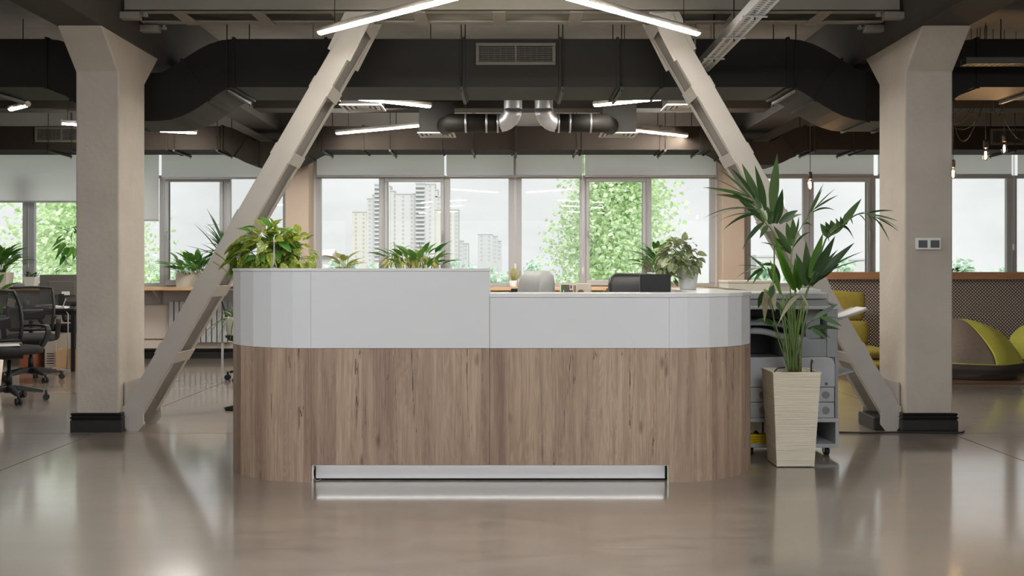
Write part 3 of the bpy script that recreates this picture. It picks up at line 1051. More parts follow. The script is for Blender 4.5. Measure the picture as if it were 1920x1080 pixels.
def bulb(px, py_top, Y, label, ztop=None, hook=None):
    """py_top: top row of the socket"""
    X, z = wx(px, Y), wz(py_top, Y)
    r = thing('bulb_pendant', label, 'lamp', (X, Y, z), 0, 'bare filament bulb pendants')
    MB().lathe([(0.006, 0.0), (0.020, -0.006), (0.022, -0.03), (0.022, -0.075), (0.018, -0.08)], (X, Y, z), 14).build('socket', M['black_metal'], r)
    prof = [(0.013, -0.078), (0.015, -0.095), (0.024, -0.12), (0.031, -0.145), (0.032, -0.162), (0.026, -0.185), (0.014, -0.198), (0.0005, -0.201)]
    MB().lathe(prof, (X, Y, z), 16).build('glass_bulb', M['bulb_glass'], r)
    f = MB()
    for k in range(4):
        a = k * PI / 2 + 0.4
        f.tube([(X + 0.006 * math.cos(a), Y + 0.006 * math.sin(a), z - 0.115), (X + 0.011 * math.cos(a), Y + 0.011 * math.sin(a), z - 0.17)], 0.0022, 5)
    f.build('filament', M['filament'], r)
    pts = [(X, Y, z - 0.002), (X, Y, (ztop or CEIL))]
    if hook:
        pts = [(X, Y, z - 0.002), (X, Y, hook[2] - 0.01)]
    MB().tube(pts, 0.0035, 6).build('cord', M['black_metal'], r)
    return r


bulb(1519, 322, 11.2, 'single filament bulb hanging in front of the palm window')
bulb(1848, 262, 9.9, 'largest filament bulb in the cluster, hanging on the middle cord')
bulb(1883, 251, 10.4, 'small filament bulb hanging in front of the duct grille')
bulb(1787, 299, 10.6, 'lowest filament bulb half hidden by the pillar with wall panels')
# slack cords looped between the cord hooks
HK = P(1850, 175, 10.0)
loops = [((1850, 182), (1822, 235), (1787, 237)), ((1846, 182), (1812, 262), (1790, 232)), ((1838, 180), (1812, 222), (1786, 230)), ((1832, 180), (1806, 224), (1784, 231)),
         ((1821, 180), (1800, 206), (1780, 216)), ((1850, 182), (1858, 210), (1862, 182)), ((1862, 182), (1870, 218), (1883, 184)), ((1876, 182), (1892, 240), (1925, 268)), ((1905, 180), (1915, 192), (1935, 200))]
CORD = ['upper cord sweeping from the hook to the pillar beside the bulbs', 'longest slack cord hanging in a deep loop beside the largest bulb', 'inner one of two twin cords sweeping to the pillar', 'outer one of two twin cords sweeping to the pillar',
        'short straight cord slanting to the pillar under the duct', 'small tight cord loop just past the largest bulb cord', 'small wide cord loop before the grille bulb', 'long cord falling across the duct grille', 'cord fragment highest up by the duct hanger']
for k, (a, m_, b) in enumerate(loops):
    Y = 10.0 + 0.03 * k
    A, B, C = Vector(P(*a, Y)), Vector(P(*m_, Y)), Vector(P(*b, Y))
    ctrl = B * 2 - (A + C) / 2
    pts = [(A.x, Y, CEIL)] + [A * (1 - t) ** 2 + ctrl * 2 * t * (1 - t) + C * t * t for t in [i / 14 for i in range(15)]] + [(C.x, Y, CEIL)]
    o = MB().tube(pts, 0.0035, 6).build('slack_cord', M['black_metal'])
    tag(o, CORD[k], 'cord', 'slack lamp cords')


# ---------------------------------------------------------------- cable trays
def tray(p0, p1, w, h, label, m='galvanised', rods=()):
    p0, p1 = Vector(p0), Vector(p1)
    t = (p1 - p0).normalized()
    s = t.cross(Vector((0, 0, 1))).normalized()
    L = (p1 - p0).length
    r = thing('cable_tray', label, 'cable tray', (p0 + p1) / 2)
    up = Vector((0, 0, 1))
    c = (p0 + p1) / 2
    for k in (-1, 1):
        MB().obox(c + s * k * (w / 2) + up * h / 2, t, s, up, L / 2, 0.0015, h / 2).build('side_wall', M[m], r)
        MB().obox(c + s * k * (w / 2 - 0.008) + up * h, t, s, up, L / 2, 0.009, 0.0015).build('rim_fold', M[m], r)
    # floor of the tray: strips with slots left between them
    n = int(L / 0.05)
    for k in (-1, 0, 1):
        MB().obox(c + s * k * (w / 2 - 0.012 if k else 0), t, s, up, L / 2, 0.011, 0.001).build('floor_strip', M[m], r)
    b = MB()
    for i in range(n):
        b.obox(p0 + t * (i + 0.5) * (L / n), t, s, up, L / n * 0.27, w / 2 - 0.002, 0.0009)
    bo = b.build('cross_strip_grating', M[m], r)
    for q in rods:
        x = p0 + t * q
        MB().tube([x - up * 0.03, (x.x, x.y, CEIL)], 0.005, 6).build('hanger_rod', M['black_metal'], r)
        MB().obox(x - up * 0.006, s, t, up, w / 2 + 0.02, 0.012, 0.004).build('hanger_bar', M[m], r)
    return r


tray((1.63, 4.6, 2.95), (1.63, 8.92, 2.95), 0.13, 0.06, 'perforated galvanised cable tray beside the glowing tube, running to the black duct', 'galvanised', (2.35, 3.0, 3.75))
tray((3.75, 8.6, 2.945), (9.1, 8.6, 2.945), 0.12, 0.05, 'dark cable tray in front of the black duct above the bulbs', 'grille_grey', (0.6, 2.4, 4.4))
for k in range(3):
    x = wx(1288 + 9 * k, 8.85)
    o = MB().tube([(x, 8.86, 2.97), (x - 0.01, 8.88, 3.1), (x + 0.008, 8.9, CEIL)], 0.008, 6).build('electric_cable', M['tray_grey'])
    tag(o, 'grey cable rising from the cable tray end to the ceiling', 'cable', 'cables at the tray end')


# ================================================================ reception counter
FY, CR, CCY = 6.055, 0.60, 6.655                      # front plane, corner radius, corner centre
XL, XS, XR = -1.177, -0.131, 0.921                    # flat front: start, step, end
ZT, ZLo, ZB = 1.253, 1.106, 0.784                     # tall top, low top, white/wood joint
ANG = [0, 10.5, 24, 38, 52, 67, 82, 90]
YB = 7.55
ctr = thing('reception_counter', 'white and oak reception counter with rounded ends and stepped top', 'counter', (-0.13, 6.7, 0))


def corner(side, r):
    """plan points of the rounded end, from the flat front round to the straight side, at radius r"""
    cx = XL if side < 0 else XR
    return [(cx + side * r * math.sin(math.radians(a)), CCY - r * math.cos(math.radians(a))) for a in ANG]


def panel_strip(plan_out, plan_in, z0, z1, u0, name, m, smooth=False, bev=0.0):
    """bent panel following plan points, with u = arc length for the wood print"""
    b = MB(); b.uv = []
    n = len(plan_out)
    u = [u0]
    for i in range(1, n):
        u.append(u[-1] + math.dist(plan_out[i], plan_out[i - 1]))
    vs_ = []
    for z in (z0, z1):
        for i, p in enumerate(plan_out):
            vs_.append((p[0], p[1], z)); b.uv.append((u[i], z))
        for i, p in enumerate(plan_in):
            vs_.append((p[0], p[1], z)); b.uv.append((u[i], z))
    fs_ = []
    N = 2 * n
    for i in range(n - 1):
        fs_.append((i, i + 1, N + i + 1, N + i))
        fs_.append((n + i + 1, n + i, N + n + i, N + n + i + 1))
        fs_.append((N + i, N + i + 1, N + n + i + 1, N + n + i))
        fs_.append((i + 1, i, n + i, n + i + 1))
    fs_ += [(0, N, N + n, n), (n - 1, n + n - 1, N + n + n - 1, N + n - 1)]
    b.add(vs_, fs_, smooth)
    return b.build(name, m, ctr)


TH = 0.028
sg = 0.0012
# flat front: two white panels, two oak panels
panel_strip([(XL + sg, FY), (XS - sg, FY)], [(XL + sg, FY + TH), (XS - sg, FY + TH)], ZB + sg, ZT - 0.017, 0.0, 'white_panel', M['white_laminate'])
panel_strip([(XS + sg, FY), (XR - sg, FY)], [(XS + sg, FY + TH), (XR - sg, FY + TH)], ZB + sg, ZLo - 0.023, 0.0, 'white_panel', M['white_laminate'])
panel_strip([(XL + sg, FY), (XS - sg, FY)], [(XL + sg, FY + TH), (XS - sg, FY + TH)], 0.1025, ZB - sg, 0.63, 'oak_panel', M['oak_laminate'])
panel_strip([(XS + sg, FY), (XR - sg, FY)], [(XS + sg, FY + TH), (XR - sg, FY + TH)], 0.1025, ZB - sg, 2.71, 'oak_panel', M['oak_laminate'])
for side in (-1, 1):
    out, inn = corner(side, CR), corner(side, CR - TH)
    ztop = ZT - 0.017 if side < 0 else ZLo - 0.023
    so, si = (out, inn)
    if side < 0:
        so, si = out[::-1], inn[::-1]
    panel_strip(so, si, ZB + sg, ztop, 0.0, 'curved_white_panel', M['white_laminate'])
    panel_strip(so, si, 0.0, ZB - sg, 5.1 if side > 0 else 8.4, 'curved_oak_panel', M['oak_laminate'])
    xo, xi = out[-1][0], inn[-1][0]
    a, b = (xo, CCY + sg), (xo, YB)
    ai, bi = (xi, CCY + sg), (xi, YB)
    if side < 0: a, b, ai, bi = b, a, bi, ai
    panel_strip([a, b], [ai, bi], ZB + sg, ztop, 0.0, 'side_white_panel', M['white_laminate'])
    panel_strip([a, b], [ai, bi], 0.0, ZB - sg, 11.3, 'side_oak_panel', M['oak_laminate'])
    # inner carcass of the wing and its end
    xa, xb = sorted((xi, xi - side * 0.34))
    boxpart('wing_carcass', M['white_laminate'], ctr, xa, xb, CCY + 0.1, YB, 0.0, ztop - 0.002)


def top_outline(side, ov):
    r = CR + ov
    o = [(XS, FY - ov)] + corner(side, r) + [((XL if side < 0 else XR) + side * r, YB + 0.01)]
    cx = XL if side < 0 else XR
    ri = CR - 0.38
    o += [(cx + side * ri, YB + 0.01)] + [(cx + side * ri * math.sin(math.radians(a)), CCY - ri * math.cos(math.radians(a)) - 0.06) for a in (90, 67, 45, 22, 0)]
    o += [(XS, CCY - ri - 0.06)]
    return o


for side, z1, th in ((-1, ZT, 0.0165), (1, ZLo, 0.0225)):
    o = top_outline(side, 0.006)
    if side > 0: o = o[::-1] if False else o
    b = MB().prism(o if side > 0 else o[::-1], z1 - th, z1, 'z')
    b.build('tall_countertop' if side < 0 else 'low_countertop', M['white_gloss'], ctr, bevel=0.0015)
boxpart('step_panel', M['white_laminate'], ctr, XS - 0.02, XS - 0.001, FY + TH, 6.36, ZLo - 0.02, ZT - 0.017)
boxpart('inner_panel', M['white_laminate'], ctr, XL, XR, FY + 0.10, FY + 0.12, 0.0, ZLo - 0.024)
boxpart('inner_panel', M['white_laminate'], ctr, XL, XS - 0.022, FY + 0.10, FY + 0.12, ZLo - 0.024, ZT - 0.018)
boxpart('worktop', M['white_laminate'], ctr, XL - 0.2, XR + 0.2, FY + 0.12, FY + 0.85, 0.715, 0.74)
# recessed metal kick plate
boxpart('kick_recess', M['line_black'], ctr, XL, XR, FY + 0.085, FY + 0.099, 0.0, 0.10)
kp = MB().box(XL + 0.018, XR - 0.018, FY + 0.06, FY + 0.068, 0.012, 0.097)
kp.build('kick_plate', M['kick_metal'], ctr)
boxpart('kick_lip', M['kick_metal'], ctr, XL + 0.004, XR - 0.004, FY + 0.004, FY + 0.069, 0.097, 0.1015)
boxpart('light_strip', M['strip_light'], ctr, XL + 0.03, XR - 0.03, FY + 0.030, FY + 0.036, 0.0945, 0.0968)
x = XL + 0.018
MB().tube([(x, FY + 0.045, 0.092), (x - 0.012, FY + 0.03, 0.055), (x - 0.004, FY + 0.02, 0.022), (x + 0.012, FY + 0.018, 0.004), (x + 0.036, FY + 0.03, 0.012)], 0.0013, 5).build('lamp_wire', M['pot_white'], ctr)


# ================================================================ multifunction printer on a cabinet
PY = 6.92
def pz(py): return wz(py, PY)
def pxx(px): return wx(px, PY)
X0, X1 = 1.545, pxx(1570)
cart = thing('printer_cabinet', 'low light grey open cabinet on casters under the office printer', 'cabinet', ((X0 + X1) / 2, PY + 0.3, 0))
zt, zb = pz(784), pz(839)
D = 0.55
boxpart('top_board', M['printer_light'], cart, X0 - 0.01, X1 + 0.008, PY - 0.01, PY + D, zt - 0.026, zt, 0.002)
boxpart('bottom_board', M['printer_light'], cart, X0 - 0.01, X1 + 0.008, PY - 0.01, PY + D, zb, zb + 0.024, 0.002)
boxpart('side_board', M['printer_light'], cart, X0 - 0.01, X0 + 0.015, PY - 0.01, PY + D, zb + 0.024, zt - 0.026)
boxpart('side_board', M['printer_light'], cart, X1 - 0.016, X1 + 0.008, PY - 0.01, PY + D, zb + 0.024, zt - 0.026)
boxpart('back_board', M['printer_mid'], cart, X0 + 0.015, X1 - 0.016, PY + D - 0.015, PY + D, zb + 0.024, zt - 0.026)
for cx in (X0 + 0.06, X1 - 0.06):
    for cy in (PY + 0.05, PY + D - 0.06):
        c = MB().tube([(cx - 0.016, cy, 0.028), (cx + 0.016, cy, 0.028)], 0.028, 14).build('caster_wheel', M['rubber'], cart)
        MB().box(cx - 0.022, cx - 0.017, cy - 0.02, cy + 0.02, 0.02, zb - 0.004).box(cx + 0.017, cx + 0.022, cy - 0.02, cy + 0.02, 0.02, zb - 0.004).box(cx - 0.028, cx + 0.028, cy - 0.028, cy + 0.028, zb - 0.005, zb).build('caster_fork', M['galvanised'], c)
        MB().tube([(cx - 0.024, cy, 0.028), (cx + 0.024, cy, 0.028)], 0.009, 10).build('axle', M['galvanised'], c)
# things on the cabinet shelf
o = thing('paper_ream', 'white wrapped paper pack with black print in the printer cabinet', 'paper pack', (1.68, PY + 0.2, zb + 0.024))
boxpart('wrapper', M['paper'], o, 1.58, 1.79, PY + 0.12, PY + 0.40, zb + 0.024, zt - 0.04, 0.004)
boxpart('black_band', M['line_black'], o, 1.70, 1.712, PY + 0.1185, PY + 0.12, zb + 0.04, zt - 0.045)
for k in range(4):
    boxpart('print_line', M['line_black'], o, 1.725, 1.77, PY + 0.1185, PY + 0.12, zb + 0.10 + 0.018 * k, zb + 0.105 + 0.018 * k)
MB().obox((1.66, PY + 0.119, zb + 0.075), (1, 0, 1), (0, 1, 0), (-1, 0, 1), 0.017, 0.0006, 0.017).build('diamond_mark', M['line_black'], o)
y = thing('yellow_cloth', 'folded bright yellow cloth on the printer cabinet shelf', 'cloth', (1.66, PY + 0.06, zb + 0.024))
for k in range(4):
    rg = []
    for i in range(9):
        xx = 1.565 + 0.022 * i
        zz = zb + 0.030 + 0.014 * k + 0.004 * math.sin(i * 1.7 + k)
        rg.append([(xx, PY + 0.01 + 0.006 * math.sin(i + k), zz - 0.006), (xx, PY + 0.11, zz - 0.006), (xx, PY + 0.11, zz + 0.006), (xx, PY + 0.006 + 0.006 * math.cos(i * 1.3 + k), zz + 0.006)])
    MB().loft(rg).build('fold', M['yellow_cloth'], y)
o = MB().box(1.90, 2.05, PY + 0.10, PY + 0.32, zb + 0.024, zb + 0.05).build('document_stack', M['paper'], bevel=0.003)
tag(o, 'thin white document block lying in the printer cabinet beside the planter', 'documents')

pr = thing('office_printer', 'large grey multifunction printer with paper trays behind the potted palm', 'printer', ((X0 + X1) / 2, PY + 0.3, zt))
z = {k: pz(v) for k, v in dict(d2=782, d1=754, p0=726, p1=670, cav=580, sh=574, lid=549).items()}
boxpart('body', M['printer_mid'], pr, X0, X1, PY + 0.02, PY + D - 0.01, zt + 0.001, z['p1'])
def drawer(z0, z1, nm):
    d = boxpart(nm, M['printer_light'], pr, X0, pxx(1564), PY - 0.004, PY + 0.02, z0 + 0.002, z1 - 0.002, 0.003)
    return d
for z0, z1 in ((zt, z['d1']), (z['d1'], z['p0'])):
    d = drawer(z0, z1, 'paper_drawer')
    for hx in (pxx(1548), pxx(1430)):
        MB().tube([(hx, PY - 0.012, (z0 + z1) / 2), (hx, PY - 0.003, (z0 + z1) / 2)], 0.024, 20).build('round_handle', M['printer_handle'], d)
d = MB()
zz0, zz1, xr_ = z['p0'] + 0.002, z['p1'], pxx(1565)
pts = [(X0, zz0), (xr_, zz0), (xr_, zz1 - 0.05), (xr_ - 0.008, zz1 - 0.025), (xr_ - 0.024, zz1 - 0.006), (xr_ - 0.045, zz1), (X0, zz1)]
d.prism(pts, PY - 0.008, PY + 0.02, 'y')
fp = d.build('front_cover', M['printer_light'], pr, bevel=0.004)
boxpart('badge', M['printer_dark'], fp, pxx(1546), pxx(1551), PY - 0.010, PY - 0.008, pz(722), pz(717))
boxpart('side_panel', M['printer_mid'], pr, pxx(1566), X1 + 0.004, PY + 0.0, PY + D, zt + 0.002, z['p1'])
# output cavity: back wall, floor, left upright, right tower, bridge
boxpart('cavity_back', M['printer_dark'], pr, X0, pxx(1552), PY + 0.36, PY + D - 0.01, z['p1'], z['cav'])
boxpart('cavity_block', M['printer_mid'], pr, pxx(1470), pxx(1552), PY + 0.02, PY + 0.36, z['p1'], pz(636), 0.004)
boxpart('right_tower', M['printer_mid'], pr, pxx(1551), X1 + 0.004, PY + 0.0, PY + D, z['p1'], z['cav'], 0.004)
boxpart('left_tower', M['printer_mid'], pr, X0, X0 + 0.06, PY + 0.10, PY + 0.36, z['p1'], z['cav'])
boxpart('mid_tower', M['printer_mid'], pr, pxx(1519), pxx(1546), PY + 0.10, PY + 0.36, pz(636), z['cav'])
sw = []
for i in range(11):
    t = i / 10
    xx = X0 + 0.02 + t * (pxx(1522) - X0 - 0.02)
    top_ = pz(622 - 6 * math.sin(PI * min(1, t * 1.6)) + 14 * t)
    sw.append([(xx, PY + 0.04, top_ - 0.02 - 0.03 * t), (xx, PY + 0.34, top_ + 0.01), (xx, PY + 0.34, top_ + 0.03), (xx, PY + 0.04, top_)])
MB().loft(sw).build('output_tray', M['printer_light'], pr)
sw = []
for i in range(11):
    t = i / 10
    xx = X0 + 0.02 + t * (pxx(1505) - X0 - 0.02)
    top_ = pz(604 - 5 * math.sin(PI * t) + 10 * t)
    sw.append([(xx, PY + 0.08, top_ - 0.03), (xx, PY + 0.34, top_), (xx, PY + 0.34, top_ + 0.02), (xx, PY + 0.08, top_ - 0.012)])
MB().loft(sw).build('upper_output_tray', M['printer_mid'], pr)
boxpart('bridge', M['printer_light'], pr, X0 - 0.01, X1 + 0.006, PY - 0.01, PY + D, z['cav'], z['sh'], 0.003)
boxpart('scanner_bed', M['printer_mid'], pr, X0 + 0.01, pxx(1556), PY + 0.02, PY + D - 0.02, z['sh'], pz(562), 0.004)
boxpart('document_feeder', M['printer_light'], pr, X0 + 0.01, pxx(1555), PY + 0.02, PY + D - 0.02, pz(561), z['lid'], 0.008)
MB().obox((pxx(1560), PY + 0.06, pz(569)), (1, 0, -0.3), (0, 1, 0), (0.3, 0, 1), 0.035, 0.05, 0.006).build('control_panel', M['printer_mid'], pr)
# side trays with sheets
def side_tray(za, zb_, L, label, nm):
    t = MB().obox(((X1 + 0.005) + L * 0.46, PY + 0.2, (za + zb_) / 2), (L, 0, zb_ - za), (0, 1, 0), (-(zb_ - za), 0, L), math.hypot(L, zb_ - za) / 2, 0.16, 0.006).build(nm, M['tray_grey'], pr)
    return t
st = side_tray(pz(603), pz(581), 0.22, '', 'bypass_tray')
p_ = thing('paper_sheets', 'loose white sheets lying on the sloping printer side tray', 'paper', (X1 + 0.1, PY + 0.2, pz(596)))
for k in range(3):
    MB().obox(((X1 + 0.012) + 0.10 + 0.012 * k, PY + 0.19 + 0.01 * k, (pz(603) + pz(581)) / 2 + 0.008 + 0.003 * k), (0.22, 0.01 * k, pz(581) - pz(603)), (-0.01 * k, 1, 0), (-(pz(581) - pz(603)), 0, 0.22), 0.105, 0.10, 0.0006).build('sheet', M['paper'], p_)
side_tray(pz(706), pz(697), 0.12, '', 'lower_side_tray')
o = MB().box(1.93, 2.08, PY + 0.05, PY + 0.26, z['lid'], z['lid'] + 0.02).box(1.95, 2.05, PY + 0.05, PY + 0.24, z['lid'] + 0.02, z['lid'] + 0.026).build('open_booklet', M['paper'], bevel=0.002)
tag(o, 'pale stack of loose papers on top of the office printer', 'papers')

# cream storage cabinet behind the printer
cb0, cb1, cyy = wx(1366, 8.7), wx(1452, 8.7), 8.7
c = thing('storage_cabinet', 'cream storage cabinet standing behind the printer and counter end', 'cabinet', ((cb0 + cb1) / 2, cyy + 0.2, 0))
zc = wz(526, cyy)
boxpart('body', M['cream_board'], c, cb0, cb1, cyy, cyy + 0.4, 0.0, zc - 0.018)
boxpart('top_board', M['cream_board'], c, cb0 - 0.006, cb1 + 0.006, cyy - 0.012, cyy + 0.4, zc - 0.018, zc, 0.002)
dd = boxpart('door', M['cream_board'], c, cb0 + 0.004, cb1 - 0.004, cyy - 0.018, cyy - 0.001, 0.06, zc - 0.03, 0.002)
boxpart('handle', M['galvanised'], dd, cb1 - 0.04, cb1 - 0.03, cyy - 0.035, cyy - 0.018, 0.6, 0.72)

# ================================================================ planter and palm
PX, PYc = 1.785, 6.63
pl = thing('square_planter', 'tall tapered sand coloured planter with fine horizontal ribs', 'planter', (PX, PYc, 0))
def sq(hw, z): return [(PX - hw, PYc - hw, z), (PX + hw, PYc - hw, z), (PX + hw, PYc + hw, z), (PX - hw, PYc + hw, z)]
b = MB().loft([sq(0.118, 0.006), sq(0.149, 0.59), sq(0.152, 0.59), sq(0.152, 0.602), sq(0.140, 0.602), sq(0.137, 0.55)], False, cap=False)
b.add(sq(0.118, 0.006), [(3, 2, 1, 0)])
b.build('planter_shell', M['sand_ribbed'], pl)
for sx in (-1, 1):
    for sy in (-1, 1):
        boxpart('foot_pad', M['rubber'], pl, PX + sx * 0.09 - 0.015, PX + sx * 0.09 + 0.015, PYc + sy * 0.09 - 0.015, PYc + sy * 0.09 + 0.015, 0.0, 0.007)
b = MB().add(sq(0.139, 0.572), [(0, 1, 2, 3)])
b.build('soil_bed', M['soil'], pl)
for (xa, za, xb, zb_) in ((1435, 697, 1472, 689), (1520, 704, 1524, 676), (1530, 704, 1522, 674)):
    A, B = P(xa, za, 6.62), P(xb, zb_, 6.62)
    A = (max(min(A[0], PX + 0.13), PX - 0.13), A[1], 0.565)
    MB().tube([A, ((A[0] + B[0]) / 2, 6.63, max(A[2], B[2]) * 0.5 + 0.30 + 0.003), B], 0.004, 6).build('inner_pot_loop', M['black_plastic'], pl)

rng = random.Random(5)
palm = thing('kentia_palm', 'tall green palm with arching fronds growing in the sand coloured planter', 'palm', (PX, PYc, 0.572))


def bez(pts, n):
    """smooth curve through points (Catmull-Rom)"""
    pts = [Vector(p) for p in pts]
    q = [pts[0] * 2 - pts[1]] + pts + [pts[-1] * 2 - pts[-2]]
    out = []
    for i in range(1, len(q) - 2):
        for k in range(n):
            t = k / n
            a, b_, c_, d_ = q[i - 1], q[i], q[i + 1], q[i + 2]
            out.append(0.5 * ((2 * b_) + (c_ - a) * t + (2 * a - 5 * b_ + 4 * c_ - d_) * t * t + (3 * b_ - a - 3 * c_ + d_) * t ** 3))
    out.append(pts[-1])
    return out


def blade(root, base, d, nrm, L, W, droop, m, name='leaflet', seg=7, fold=0.25):
    base, d, nrm = Vector(base), Vector(d).normalized(), Vector(nrm).normalized()
    pts = [base + d * (L * i / seg) + Vector((0, 0, -1)) * droop * L * (i / seg) ** 2 for i in range(seg + 1)]
    vs_, fs_ = [], []
    for i, p in enumerate(pts):
        t = i / seg
        tg = (pts[min(i + 1, seg)] - pts[max(i - 1, 0)]).normalized()
        s = tg.cross(nrm)
        if s.length < 1e-3: s = tg.cross(Vector((1, 0, 0)))
        s.normalize()
        nn = s.cross(tg)
        w = W / 2 * (0.35 + 0.65 * min(1, t / 0.25)) * (1 if t < 0.35 else max(0.02, 1 - ((t - 0.35) / 0.65) ** 1.6))
        vs_ += [p + s * w + nn * fold * w, p, p - s * w + nn * fold * w]
    for i in range(seg):
        a = i * 3
        fs_ += [(a, a + 3, a + 4, a + 1), (a + 1, a + 4, a + 5, a + 2)]
    return MB().add(vs_, fs_, True).build(name, m, root)


def frond(pix, n_leaf, L, W, spread, droop, m, start=0.45, plane=(0, -1, 0.25), tipspread=14, skip=None, r0=0.006):
    """pix: (px, py, depth) along stalk and rib; leaflets from fraction start onwards"""
    pts = bez([P(*p) for p in pix], 8)
    N = len(pts)
    f = MB().tube(pts, [r0 * (1 - 0.75 * i / (N - 1)) for i in range(N)], 6).build('frond', M['stem_green'], palm)
    plane = Vector(plane).normalized()
    for k in range(n_leaf):
        t = k / (n_leaf - 1)
        i = min(N - 1, int((start + (1 - start) * t) * (N - 1)))
        tg = (pts[min(i + 1, N - 1)] - pts[max(i - 1, 0)]).normalized()
        for sd in ((-1, 1) if k < n_leaf - 1 else (0,)):
            ang = math.radians(spread + (tipspread - spread) * t + rng.uniform(-7, 7))
            sv = tg.cross(plane).normalized() * sd
            d = tg * math.cos(ang) + sv * math.sin(ang) + plane * rng.uniform(-0.22, 0.3)
            ll = L * (0.62 + 0.5 * math.sin(PI * (0.18 + 0.72 * t))) * rng.uniform(0.85, 1.1)
            blade(f, pts[i], d, plane + Vector((rng.uniform(-.4, .4), 0, rng.uniform(-.2, .5))), ll, W * rng.uniform(0.8, 1.15), droop * rng.uniform(0.6, 1.5), m)
    return f


D0 = 6.63


def leaf_curve(root, B, T, W, bow, m, seg=8):
    """strap leaflet from B to T, arched by bow, W wide"""
    B, T = Vector(B), Vector(T)
    L = (T - B).length
    C = (B + T) / 2 + Vector((0, -0.02, 1)) * bow * L
    nrm = Vector((rng.uniform(-.35, .35), -1, rng.uniform(0.1, 0.8))).normalized()
    pts = [B * (1 - t) ** 2 + C * 2 * t * (1 - t) + T * t * t for t in [i / seg for i in range(seg + 1)]]
    vs_, fs_ = [], []
    for i, p in enumerate(pts):
        t = i / seg
        tg = (pts[min(i + 1, seg)] - pts[max(i - 1, 0)]).normalized()
        sd = tg.cross(nrm).normalized()
        nn = sd.cross(tg)
        w = W / 2 * (0.4 + 0.6 * min(1, t / 0.3)) * (1 if t < 0.4 else max(0.015, 1 - ((t - 0.4) / 0.6) ** 1.5))
        vs_ += [p + sd * w + nn * 0.22 * w, p, p - sd * w + nn * 0.22 * w]
    for i in range(seg):
        a = i * 3
        fs_ += [(a, a + 3, a + 4, a + 1), (a + 1, a + 4, a + 5, a + 2)]
    return MB().add(vs_, fs_, True).build('leaflet', m, root)


def palm_frond(org, k, stalk, Y0, Y1, leaves, m, r0=0.006, spread=0.14):
    """org, k: origin and scale of the sketch units; stalk and leaves in sketch units; depth runs Y0 (soil) to Y1"""
    c = lambda q: (org[0] + q[0] / k, org[1] + q[1] / k)
    sp = [(1489 + rng.uniform(-9, 9), 697)] + [c(q) for q in stalk]
    n = len(sp) - 1
    pts = bez([P(x, y, Y0 + (Y1 - Y0) * i / n) for i, (x, y) in enumerate(sp)], 8)
    f = MB().tube(pts, [r0 * (1 - 0.72 * i / (len(pts) - 1)) for i in range(len(pts))], 6).build('frond', M['stem_green'], palm)
    for lf in leaves:
        b, t, w = c(lf[0]), c(lf[1]), lf[2] / k
        bow = lf[3] if len(lf) > 3 else 0.06
        mm = M[lf[4]] if len(lf) > 4 else m
        q = Vector((b[0], b[1]))
        near = min(pts, key=lambda p: (F * p.x / p.y + 960 - b[0]) ** 2 + (HOR - F * (p.z - EYE) / p.y - b[1]) ** 2)
        Yb = near.y
        leaf_curve(f, P(b[0], b[1], Yb), P(t[0], t[1], Yb + rng.uniform(-spread, spread)), w * Yb / F * 1.3, bow, mm)
    return f


LP = M['leaf_palm']
A_ = ((1310, 280), 5.684)
palm_frond(*A_, [(800, 1800), (805, 1250), (790, 900), (700, 770), (590, 560), (470, 400)], D0, 6.45, [
    ((560, 520), (100, 290), 10, 0.08), ((545, 505), (200, 205), 20, 0.10), ((600, 520), (350, 205), 46, 0.08), ((660, 630), (460, 150), 66, 0.06),
    ((712, 650), (600, 170), 64, 0.03), ((780, 660), (838, 45), 80, 0.0), ((820, 790), (895, 420), 78, 0.0), ((550, 510), (40, 405), 32, 0.06), ((590, 570), (170, 485), 46, 0.08),
    ((600, 600), (300, 440), 30, 0.05), ((700, 780), (350, 455), 58, 0.05), ((640, 650), (40, 740), 13, 0.22), ((640, 640), (120, 745), 11, 0.2), ((660, 700), (210, 765), 11, 0.2),
    ((660, 690), (260, 860), 27, 0.22), ((690, 785), (465, 1070), 40, 0.2), ((740, 810), (650, 950), 44, 0.12), ((760, 800), (735, 610), 66, 0.0), ((860, 790), (1060, 650), 62, 0.12),
    ((720, 760), (640, 600), 60, 0.05), ((800, 790), (800, 560), 70, 0.0)], LP)
B_ = ((1450, 330), 4.5)
palm_frond(*B_, [(150, 1500), (145, 1000), (150, 690), (200, 500), (300, 330), (335, 270)], D0, 6.85, [
    ((290, 340), (425, 60), 15, 0.03), ((310, 310), (415, 105), 20, 0.02), ((335, 290), (525, 105), 8, 0.06), ((345, 280), (550, 160), 14, 0.06), ((335, 305), (520, 290), 16, 0.22),
    ((250, 410), (330, 430), 16, 0.3), ((170, 600), (320, 475), 14, 0.22), ((150, 650), (0, 420), 56, 0.03), ((160, 590), (110, 390), 54, 0.0), ((172, 530), (165, 350), 40, 0.0),
    ((190, 490), (215, 340), 28, 0.0), ((110, 390), (250, 325), 28, 0.2), ((150, 660), (-110, 560), 16, 0.15), ((150, 640), (15, 520), 50, 0.02), ((240, 420), (320, 340), 12, 0.1)], LP)
